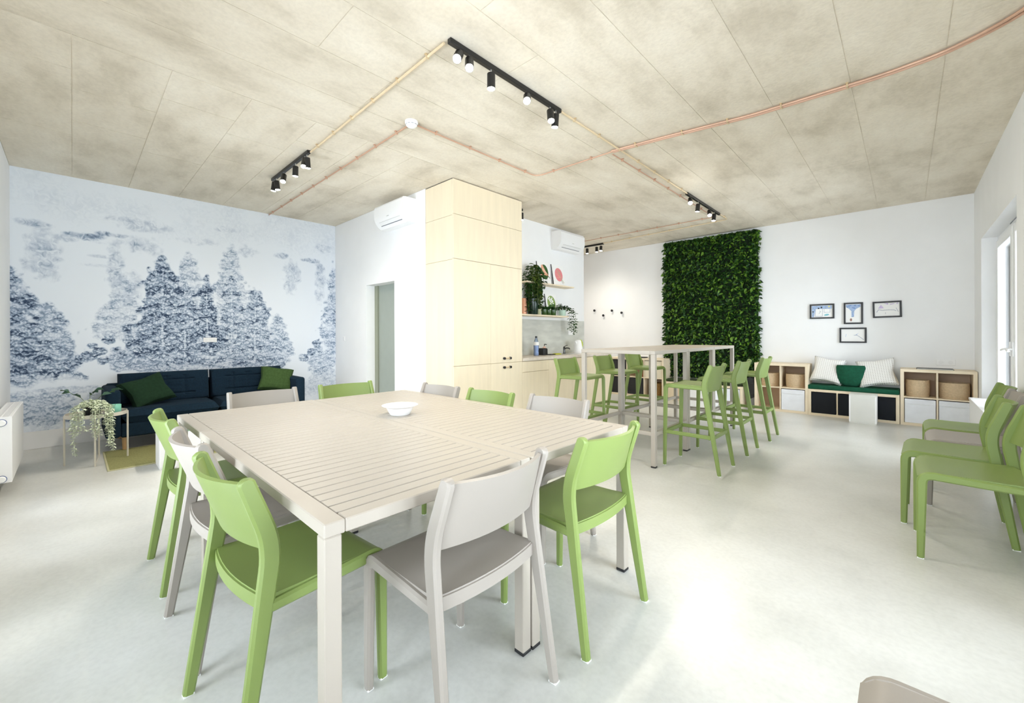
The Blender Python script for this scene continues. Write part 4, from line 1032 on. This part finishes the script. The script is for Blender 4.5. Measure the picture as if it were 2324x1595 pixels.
for k in range(6):
    L = 0.075 + 0.006 * k
    LV.append(leaves_mesh('leaf', [((0, 0, 0), 0, 0, 0, L, L * 0.5, 0)], (M_leafl if k % 2 else M_leafd,)))
for k in range(290):
    x = rng.uniform(-wG / 2 + 0.03, wG / 2 - 0.03); z = rng.uniform(0.45, hG - 0.06)
    link('leaf', LV[k % 6], None, t, (x, -rng.uniform(0.075, 0.095), z), (rng.uniform(-0.9, 0.9), rng.uniform(-0.2, 1.1), rng.uniform(PI + 0.3, 2 * PI - 0.3)))

# ================================================================== CUBE SHELVES, BENCHES
YS = 7.535
def kallax(label, x0, x1, h, cols, rows, m=M_birch, cat='shelf', name='cube_shelf', z0=0.0):
    t = thing(name, label, cat, ((x0 + x1) / 2, YS, z0), 0, 'birch cube furniture on the back wall'); w = x1 - x0; d = YB - YS - 0.004; o = 0.036; i_ = 0.016
    part('top_board', bx(-w / 2, w / 2, 0, d, h - o, h, 0.001), m, t); part('base_board', bx(-w / 2, w / 2, 0, d, 0, o, 0.001), m, t)
    for s in (-1, 1): part('side', bx(s * w / 2, s * (w / 2 - o), 0, d, o, h - o, 0.001), m, t)
    cw = (w - 2 * o + i_) / cols; ch = (h - 2 * o + i_) / rows
    for k in range(1, cols): part('divider', bx(-w / 2 + o + k * cw - i_, -w / 2 + o + k * cw, 0, d, o, h - o, 0.001), m, t)
    for k in range(1, rows): part('shelf_board', bx(-w / 2 + o, w / 2 - o, 0.001, d, o + k * ch - i_, o + k * ch, 0.001), m, t)
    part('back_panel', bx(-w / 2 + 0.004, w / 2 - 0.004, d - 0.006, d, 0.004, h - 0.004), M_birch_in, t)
    def cell(c, r): return (x0 + o + c * cw, x0 + o + c * cw + cw - i_, z0 + o + r * ch, z0 + o + r * ch + ch - i_)
    return t, cell
def basket(x, z, rx, ry, h, m, label, y=YS + 0.17):
    t = thing('rope_basket', label, 'basket', (x, y, z + 0.0006), 0, 'rope baskets in the cube shelves')
    n = 12; prof = [(0.90, 0.0)]
    for k in range(n):
        q = (k + 0.5) / n; r = 0.92 + 0.10 * math.sin(PI * (0.15 + 0.6 * q))
        prof += [(r - 0.012, (q - 0.45 / n) * h), (r, q * h), (r - 0.012, (q + 0.45 / n) * h)]
    prof += [(prof[-1][0] - 0.05, h), (prof[-1][0] - 0.06, h * 0.8), (0.85, 0.03)]
    part('body', lathe(bmesh.new(), [(a * 1.0, b_) for a, b_ in prof], 28, (0, 0, 0), rx, ry), m, t)
def insert(c, label, m, depth=0.02, y=None, name='storage_box'):
    x0, x1, z0, z1 = c; g = 0.006; y = YS + 0.008 if y is None else y
    t = thing(name, label, 'box', ((x0 + x1) / 2, y, z0 + 0.0006), 0, 'boxes filling the cube shelves'); w = x1 - x0 - 2 * g; h = z1 - z0 - 0.012
    part('front', bx(-w / 2, w / 2, 0, 0.012, 0, h, 0.003), m, t); part('body', bx(-w / 2 + 0.004, w / 2 - 0.004, 0.0125, 0.34, 0, h - 0.01, 0.002), m, t)
    return t, w, h
# left unit by the hall
kt, kc = kallax('three-column cube shelf with black doors at the end of the kitchen', -4.40, -3.265, 0.745, 3, 2)
insert(kc(0, 0), 'black door insert in the lower left cube by the hall', M_black); insert(kc(1, 0), 'black door insert in the lower middle cube by the hall', M_black)
insert(kc(0, 1), 'black door insert in the upper left cube by the hall', M_black); insert(kc(2, 1), 'cream fabric box in the upper right cube by the hall', mat('cream_fabric', (0.70, 0.63, 0.48), 0.9, bump=0.1))
c_ = kc(2, 0); basket((c_[0] + c_[1]) / 2, c_[2], 0.13, 0.15, 0.24, M_wicker, 'brown wicker basket in the lower right cube by the hall')
c_ = kc(1, 1); o = part('wooden_crate', bx(-0.05, 0.05, -0.12, 0.12, 0, 0.22, 0.003), mat('red_brown_wood', (0.24, 0.10, 0.04), 0.5, var=0.2, bump=0.05)); o.location = (c_[1] - 0.07, YS + 0.15, c_[2] + 0.0006); tag(o, 'red-brown wooden box inside the open cube by the hall', 'box')
t = thing('serving_tray', 'thin dark tray lying on the cube shelf by the hall', 'tray', (-3.78, YS + 0.14, 0.7453))
part('plate', lathe(bmesh.new(), [(0.11, 0), (0.13, 0.004), (0.135, 0.016), (0.131, 0.016), (0.12, 0.006)], 28), M_black, t)
# bench in front of the leaf wall
kt, kb = kallax('low birch bench under the leaf wall', -3.25, -1.945, 0.335, 3, 1, cat='bench', name='storage_bench')
o = part('bench_cushion', cushion(bmesh.new(), 1.29, 0.28, 0.06, 0.2, 20), mat('dark_green_cushion', (0.02, 0.035, 0.006), 0.9, bump=0.2, bscale=300)); o.location = (-2.5975, YS + 0.142, 0.3355); tag(o, 'long dark green seat pad on the bench under the leaf wall', 'cushion', 'bench seat pads')
for k in range(3): insert(kb(k, 0), ('cream', 'white', 'pale')[k] + ' box in the ' + ('left', 'middle', 'right')[k] + ' cube of the leaf-wall bench', M_boxw if k else M_birch)
# left 2x2
kt, kl = kallax('two by two birch cube shelf left of the green bench', -1.77, -1.062, 0.745, 2, 2)
c_ = kl(0, 1); basket((c_[0] + c_[1]) / 2, c_[2], 0.125, 0.14, 0.205, M_basket, 'rope basket behind the farthest bar stool, upper left cube')
c_ = kl(1, 1); basket((c_[0] + c_[1]) / 2 + 0.012, c_[2], 0.128, 0.14, 0.205, M_basket, 'rope basket in the upper cube beside the striped pillow')
def white_box(c, label):
    t, w, h = insert(c, label, M_boxw)
    part('lip', bx(-w / 2, w / 2, -0.004, 0.0, h * 0.80, h, 0.002), M_boxw, t)
    part('grip_fold', bx(-w * 0.32, w * 0.30, -0.006, -0.001, h * 0.775, h * 0.79, 0.002), M_base, t)
white_box(kl(1, 0), 'white fabric box in the lower cube left of the bench')
# green bench
kt, kg = kallax('low birch bench with black compartments under the emerald pad', -1.060, -0.062, 0.385, 3, 1, cat='bench', name='storage_bench')
for k in range(3):
    insert(kg(k, 0), ('black insert in the left cube of the emerald bench', 'black insert in the middle cube behind the white cube seat', 'black insert in the right cube of the emerald bench')[k], mat('black_navy_felt', (0.004, 0.006, 0.010), 0.9, bump=0.05))
o = part('bench_cushion', bx(-0.505, 0.499, -0.19, 0.18, 0, 0.062, 0.016, 3), M_emerald); o.location = (-0.560, YS + 0.19, 0.3855); tag(o, 'emerald green seat pad on the bench between the cube shelves', 'cushion', 'bench seat pads')
# right 2x2
kt, kr = kallax('two by two birch cube shelf in the corner by the window', -0.055, 0.632, 0.735, 2, 2)
c_ = kr(0, 1); basket((c_[0] + c_[1]) / 2 - 0.02, c_[2], 0.115, 0.13, 0.215, M_basket, 'narrow rope basket in the upper cube right of the pillows')
c_ = kr(1, 1); basket((c_[0] + c_[1]) / 2 - 0.005, c_[2], 0.14, 0.14, 0.20, M_basket, 'wide rope basket in the upper cube by the window')
white_box(kr(0, 0), 'white fabric box in the lower cube right of the emerald bench'); white_box(kr(1, 0), 'white fabric box in the lower cube by the window')
t = thing('document_folder', 'thin black folder lying on the corner cube shelf', 'folder', (0.27, YS + 0.17, 0.7353))
part('cover', bx(-0.17, 0.17, -0.11, 0.11, 0, 0.012, 0.003), M_black, t); part('pages', bx(-0.165, 0.165, -0.1105, -0.10, 0.003, 0.009), M_paper, t)

# pillows
def striped_mat():
    n, l, p = nt(M_linen)
    tc = n.new('ShaderNodeTexCoord'); wv = n.new('ShaderNodeTexWave'); wv.wave_type = 'BANDS'; wv.bands_direction = 'X'; wv.inputs['Scale'].default_value = 13; wv.inputs['Distortion'].default_value = 0.4
    l.new(tc.outputs['Object'], wv.inputs['Vector'])
    wv2 = n.new('ShaderNodeTexWave'); wv2.bands_direction = 'Y'; wv2.inputs['Scale'].default_value = 14; wv2.inputs['Distortion'].default_value = 0.4; l.new(tc.outputs['Object'], wv2.inputs['Vector'])
    mn = n.new('ShaderNodeMath'); mn.operation = 'MULTIPLY'; l.new(wv.outputs['Fac'], mn.inputs[0]); l.new(wv2.outputs['Fac'], mn.inputs[1])
    r = n.new('ShaderNodeValToRGB'); r.color_ramp.elements[0].position = 0.35; r.color_ramp.elements[0].color = (0.82, 0.81, 0.78, 1); r.color_ramp.elements[1].position = 0.8; r.color_ramp.elements[1].color = (0.50, 0.47, 0.44, 1)
    l.new(mn.outputs[0], r.inputs['Fac']); l.new(r.outputs['Color'], p.inputs['Base Color'])
striped_mat()
def pillow(name, label, loc, rot, w, h, th, m, group, wob=0.10, spin=0.0):
    bm = cushion(bmesh.new(), w, h, th, 0.85, 16, None, wob)
    bmesh.ops.translate(bm, verts=bm.verts, vec=(0, 0, -th / 2)); o = part(name, bm, m); o.location = loc
    o.rotation_euler = (Matrix.Rotation(rot[2], 3, 'Z') @ Matrix.Rotation(rot[1], 3, 'Y') @ Matrix.Rotation(rot[0], 3, 'X') @ Matrix.Rotation(spin, 3, 'Z')).to_euler()
    tag(o, label, 'pillow', group); return o
pillow('throw_pillow', 'white checked pillow at the left end of the emerald bench', (-0.845, 7.72, 0.658), (1.20, 0.06, 0.03), 0.39, 0.40, 0.14, M_linen, 'pillows on the emerald bench', 0.16, -0.10)
pillow('throw_pillow', 'white checked pillow at the right end of the emerald bench', (-0.295, 7.70, 0.655), (1.18, -0.08, -0.05), 0.42, 0.40, 0.14, M_linen, 'pillows on the emerald bench', 0.16, 0.10)
def halfround():
    bm = bmesh.new(); n = 9; P = []
    outl = [(-0.155, 0.30), (0.155, 0.30), (0.165, 0.27), (0.158, 0.10), (0.135, 0.055), (0.07, 0.0), (-0.07, 0.0), (-0.135, 0.055), (-0.158, 0.10), (-0.165, 0.27)]
    for sgn in (-1, 1):
        P.append([bm.verts.new((x, sgn * 0.035, z)) for x, z in outl])
    Q = [[bm.verts.new((x * 0.86, s * 0.06, 0.16 + (z - 0.16) * 0.86)) for x, z in outl] for s in (-1, 1)]
    m_ = len(outl)
    for k in range(m_):
        j = (k + 1) % m_
        bm.faces.new((P[0][k], P[0][j], P[1][j], P[1][k])); bm.faces.new((P[0][k], Q[0][k], Q[0][j], P[0][j])); bm.faces.new((P[1][k], P[1][j], Q[1][j], Q[1][k]))
    bm.faces.new(Q[0]); bm.faces.new(Q[1][::-1])
    return bm
o = part('throw_pillow', halfround(), M_emerald, angle=1.2); o.location = (-0.575, 7.66, 0.4485); o.rotation_euler = (-0.12, 0, 0); tag(o, 'emerald pillow with rounded lower corners between the white pillows', 'pillow', 'pillows on the emerald bench')

# cube seats
def cube_seat(name, label, x0, x1, y0, y1, h, front, cush=None, group='white cube seats'):
    t = thing(name, label, 'stool', ((x0 + x1) / 2, (y0 + y1) / 2, 0), 0, group); hx, hy = (x1 - x0) / 2, (y1 - y0) / 2
    bm = bmesh.new()
    part('top', bx(-hx, hx, -hy, hy, h - 0.018, h, 0.002), front, t)
    part('bottom', bx(-hx + .001, hx - .001, -hy + .001, hy - .001, 0.0, 0.018, 0.002), front, t)
    for s in (-1, 1):
        part('side', bx(s * hx, s * (hx - 0.018), -hy, hy, 0.018, h - 0.018, 0.002), M_white, t)
        part('end_panel', bx(-hx + 0.018, hx - 0.018, s * hy, s * (hy - 0.018), 0.018, h - 0.018, 0.002), front, t)
    if cush: part('seat_pad', cushion(bmesh.new(), 2 * hx + 0.01, 2 * hy + 0.01, 0.05, 0.15, 10), cush, t, (0, 0, h))
    return t
cube_seat('box_stool', 'white cube seat in front of the emerald bench', -0.563, -0.280, 7.235, 7.525, 0.385, M_cube_shade)
cube_seat('box_stool', 'white cube seat with papers on it before the leaf wall bench', -2.70, -2.30, 7.10, 7.50, 0.385, M_white)
cube_seat('box_stool', 'white cube seat with a mint pad near the sofa', -5.14, -4.87, 0.535, 0.86, 0.315, M_white, M_mint)
bb = thing('window_bench', 'white box bench standing in the window niche behind the chairs', 'bench', (0.62, 6.55, 0))
part('top', bx(-0.092, 0.115, -0.62, 0.62, 0.435, 0.46, 0.003), M_white, bb); part('front', bx(-0.085, -0.065, -0.61, 0.61, 0, 0.435, 0.002), M_white, bb)
for s in (-1, 1): part('side', bx(-0.065, 0.11, s * 0.61, s * 0.59, 0, 0.435, 0.002), M_white, bb)
for k, (dx, dy, rz) in enumerate(((-2.52, 7.30, 0.2), (-2.40, 7.27, -0.3))):
    o = part('paper_sheets', bx(-0.10, 0.10, -0.07, 0.07, 0, 0.006), M_paper if k == 0 else mat('kraft_paper', (0.62, 0.48, 0.30), 0.8, bump=0.05)); o.location = (dx, dy, 0.3854 + 0.0065 * k); o.rotation_euler = (0, 0, rz); tag(o, ('white paper sheets on the cube seat before the leaf wall', 'brown paper sheets on top of the white sheets')[k], 'paper')
# black bag hanging between bench and shelf
t = thing('shopping_bag', 'black cloth bag hanging between the leaf-wall bench and cube shelf', 'bag', (-1.858, 7.70, 0.14))
part('body', cushion(bmesh.new(), 0.15, 0.20, 0.10, 0.4, 10), M_black, t, (0, 0, 0.17), (PI / 2, 0, PI / 2))
part('body_lower', cushion(bmesh.new(), 0.13, 0.36, 0.12, 0.5, 10), M_black, t, (0.06, 0, 0.18), (PI / 2, 0, -PI / 2))

# ================================================================== SOFA CORNER
sx0, sx1, sy0, sy1 = -6.735, -5.90, 0.225, 2.165
sf = thing('sofa', 'navy fabric sofa with tufted back cushions under the landscape wallpaper', 'sofa', ((sx0 + sx1) / 2, (sy0 + sy1) / 2, 0))
o = sf.location
part('base', W(sf, sx0 + 0.02, sx1 - 0.03, sy0 + 0.115, sy1 - 0.115, 0.145, 0.29, 0.015), M_navy, sf)
part('back_frame', W(sf, sx0, sx0 + 0.16, sy0 + 0.02, sy1 - 0.02, 0.15, 0.66, 0.03), M_navy, sf)
for a, b_ in ((sy0, sy0 + 0.118), (sy1 - 0.118, sy1)):
    part('arm', W(sf, sx0 + 0.01, sx1, a, b_, 0.15, 0.645, 0.028).copy() if False else box(bmesh.new(), sx0 + 0.01 - o.x, sx1 - o.x, a - o.y, b_ - o.y, 0.15, 0.645, 0.03, 3), M_navy, sf)
mid = 1.20
for a, b_ in ((sy0 + 0.12, mid - 0.003), (mid + 0.003, sy1 - 0.12)):
    bm = cushion(bmesh.new(), 0.66, b_ - a, 0.15, 0.25, 16); part('seat_cushion', bm, M_navy, sf, (sx1 - 0.335 - o.x, (a + b_) / 2 - o.y, 0.288))
    def tf(p, q):
        g = 0.0
        for lv in (-0.42, 0.0, 0.42): g = max(g, math.exp(-((q - lv) / 0.035) ** 2))
        for lv in (-0.42, 0.05, 0.5): g = max(g, math.exp(-((p - lv) / 0.045) ** 2))
        inside = 1.0 if abs(q) < 0.62 and abs(p) < 0.68 else 0.0
        return 0.016 * g * inside
    bm = cushion(bmesh.new(), 0.36, b_ - a - 0.004, 0.17, 0.30, 46, tf)
    part('back_cushion', bm, M_navy, sf, (sx0 + 0.17 - o.x, (a + b_) / 2 - o.y, 0.585), (0, PI / 2 - 0.16, 0))
for a in (sy0 + 0.13, sy1 - 0.17):
    for b_ in (sx0 + 0.06, sx1 - 0.10): part('leg', lathe(bmesh.new(), [(0.017, 0.010), (0.024, 0.146)], 16), M_leg, sf, (b_ - o.x, a + 0.02 - o.y, 0))
pillow('throw_pillow', 'dark green pillow slumped at the left end of the navy sofa', (-6.21, 0.58, 0.585), (0.0, 1.05, 0.18), 0.36, 0.42, 0.15, M_forest, 'green pillows on the sofa', 0.16, 0.32)
pillow('throw_pillow', 'green pillow standing against the right arm of the navy sofa', (-6.23, 1.905, 0.61), (-0.35, 1.05, -0.55), 0.34, 0.40, 0.15, mat('leaf_green_fabric', (0.045, 0.085, 0.025), 0.95, var=0.2, vscale=40, bump=0.3, bscale=400, spec=0.2), 'green pillows on the sofa')
# rug
t = thing('area_rug', 'olive green woven rug in front of the sofa', 'rug', (-5.60, 1.15, 0))
part('pile', bx(-0.43, 0.43, -0.925, 0.925, 0, 0.0075, 0.002), M_rug, t)
for s in (-1, 1):
    part('binding', bx(s * 0.43, s * 0.445, -0.94, 0.94, 0, 0.0085, 0.002), M_rugedge, t); part('binding', bx(-0.43, 0.43, s * 0.925, s * 0.94, 0, 0.0085, 0.002), M_rugedge, t)
# side table
t = thing('side_table', 'round beige tray table on thin legs beside the sofa', 'table', (-5.672, 0.160, 0))
R_ = 0.217
part('tray', lathe(bmesh.new(), [(R_ - 0.005, 0.442), (R_, 0.442), (R_, 0.476), (R_ - 0.004, 0.476), (R_ - 0.005, 0.450), (0.001, 0.449)], 48), M_metalb, t)
part('tray_floor', lathe(bmesh.new(), [(R_ - 0.007, 0.4495), (R_ - 0.007, 0.4515), (0.001, 0.452)], 40), M_tray, t)
for k in range(4):
    a = -0.09 + k * PI / 2; part('leg', tube(bmesh.new(), [(math.cos(a) * R_ * 1.0, math.sin(a) * R_ * 1.0, 0.0088 if k == 1 else 0.0), (math.cos(a) * R_ * 1.0, math.sin(a) * R_ * 1.0, 0.465)], 0.0075, 8), M_metalb, t)
part('foot_ring', tube(bmesh.new(), [(math.cos(-0.09 + PI / 2 * k) * R_, math.sin(-0.09 + PI / 2 * k) * R_, 0.013) for k in (0, 2)], 0.004, 6), M_metalb, t)
t = thing('pillar_candle', 'mint green pillar candle on the tray table', 'candle', (-5.63, 0.285, 0.4522))
part('wax', lathe(bmesh.new(), [(0.043, 0), (0.045, 0.003), (0.045, 0.082), (0.043, 0.085), (0.030, 0.081), (0.002, 0.079)], 28), M_candle, t); part('wick', tube(bmesh.new(), [(0, 0, 0.079), (0.002, 0, 0.095)], 0.0015, 5), M_black, t)
t = thing('trailing_plant', 'pale string-leaf plant spilling over the tray table edge', 'plant', (-5.592, 0.125, 0.4522)); pot(t, 0.062, 0.085, M_black, 0.055)
paths, items = [], []
rnd = random.Random(4)
for k in range(46):
    a = rnd.uniform(-PI, PI); rr = rnd.uniform(0.05, 0.125); cx, cy = math.cos(a), math.sin(a)
    p = [(0, 0, 0.08), (cx * rr * 0.5, cy * rr * 0.5, rnd.uniform(0.12, 0.15)), (cx * rr, cy * rr, rnd.uniform(0.07, 0.10))]
    paths.append(p); items += strand_leaves(rnd, p[1:], 0.030, 0.019, 0.013, 0)
for k, (yo, ln) in enumerate(((-0.13, 0.12), (-0.105, 0.16), (-0.12, 0.34), (-0.06, 0.12), (-0.085, 0.15), (0.0, 0.20), (0.02, 0.13), (0.045, 0.17), (0.085, 0.14), (0.10, 0.25), (0.115, 0.22), (0.13, 0.33), (0.12, 0.28))):
    xe = math.sqrt(max(0.0, 0.227 ** 2 - (yo - 0.035) ** 2)) - 0.08 + 0.012
    p = [(0, 0, 0.08), (0.05, yo * 0.6, 0.13), (xe * 0.75, yo, 0.09), (xe + 0.006, yo, 0.025), (xe + 0.012, yo + rnd.uniform(-.01, .01), -ln * 0.5), (xe + 0.012, yo + rnd.uniform(-.02, .03), -ln)]
    paths.append(p); items += strand_leaves(rnd, p[1:], 0.028, 0.017, 0.013, 0)
stems(t, paths, 0.0016, M_leafp); stuff(link('foliage', leaves_mesh('foliage', items, (M_leafp,)), None, t))
t = thing('eucalyptus_plant', 'grey-green round-leaved sprig behind the trailing plant', 'plant', (-5.765, 0.115, 0.4522)); pot(t, 0.045, 0.07, M_black, 0.04)
paths = [[(0, 0, 0.06), (0.0, -0.06, 0.16), (-0.01, -0.15, 0.23)], [(0, 0, 0.06), (0.0, 0.0, 0.18), (0.0, 0.03, 0.22)], [(0, 0, 0.06), (0, 0.08, 0.17), (0, 0.18, 0.21)]]
stems(t, paths, 0.002, M_leafm)
for p in paths:
    for q in (0.45, 0.7, 0.9, 1.0):
        a, b_ = Vector(p[1]), Vector(p[2]); c = a.lerp(b_, (q - 0.45) / 0.55)
        link('leaf', leaves_mesh('leaf', [((0, 0, 0), 0, 0, 0, 0.075, 0.058, 0)], (M_leafg,)), None, t, c, (rnd.uniform(-.8, .8), rnd.uniform(-.7, .2), rnd.uniform(-1.5, 1.5) + PI / 2 * (1 if p[2][1] > 0 else -1)))
# radiator
t = thing('radiator', 'white panel radiator at the left picture edge', 'radiator', (-5.47, YL, 0.10))
part('panel', bx(-0.5215, 0.5215, 0.112, 0.132, 0.0, 0.5, 0.004), M_white, t); part('rear_panel', bx(-0.5215, 0.5215, 0.03, 0.045, 0.0, 0.5, 0.004), M_white, t)
for s in (-1, 1): part('end_cover', bx(s * 0.53, s * 0.522, 0.03, 0.132, 0.0, 0.5, 0.002), M_white, t)
bm = bmesh.new()
for k in range(52): box(bm, -0.515 + k * 0.02, -0.507 + k * 0.02, 0.045, 0.112, 0.488, 0.498)
stuff(part('grille', bm, M_white, t))
part('grille_rail', bx(-0.5215, 0.5215, 0.075, 0.082, 0.494, 0.502), M_white, t)
for z in (0.03, 0.455):
    cp = part('valve_cap', lathe(bmesh.new(), [(0.024, 0), (0.024, 0.010), (0.018, 0.016)], 20), M_white, t, (0.53, 0.080, z), (0, PI / 2, 0))
    part('ring', lathe(bmesh.new(), [(0.028, 0), (0.028, 0.004), (0.025, 0.005)], 20), mat('blue_grey_ring', (0.10, 0.14, 0.28), 0.4, bump=0.01), cp)
bm = bmesh.new()
for x in (-0.4, 0.4): box(bm, x - 0.02, x + 0.02, 0.0, 0.03, 0.05, 0.45)
part('bracket', bm, M_white, t)
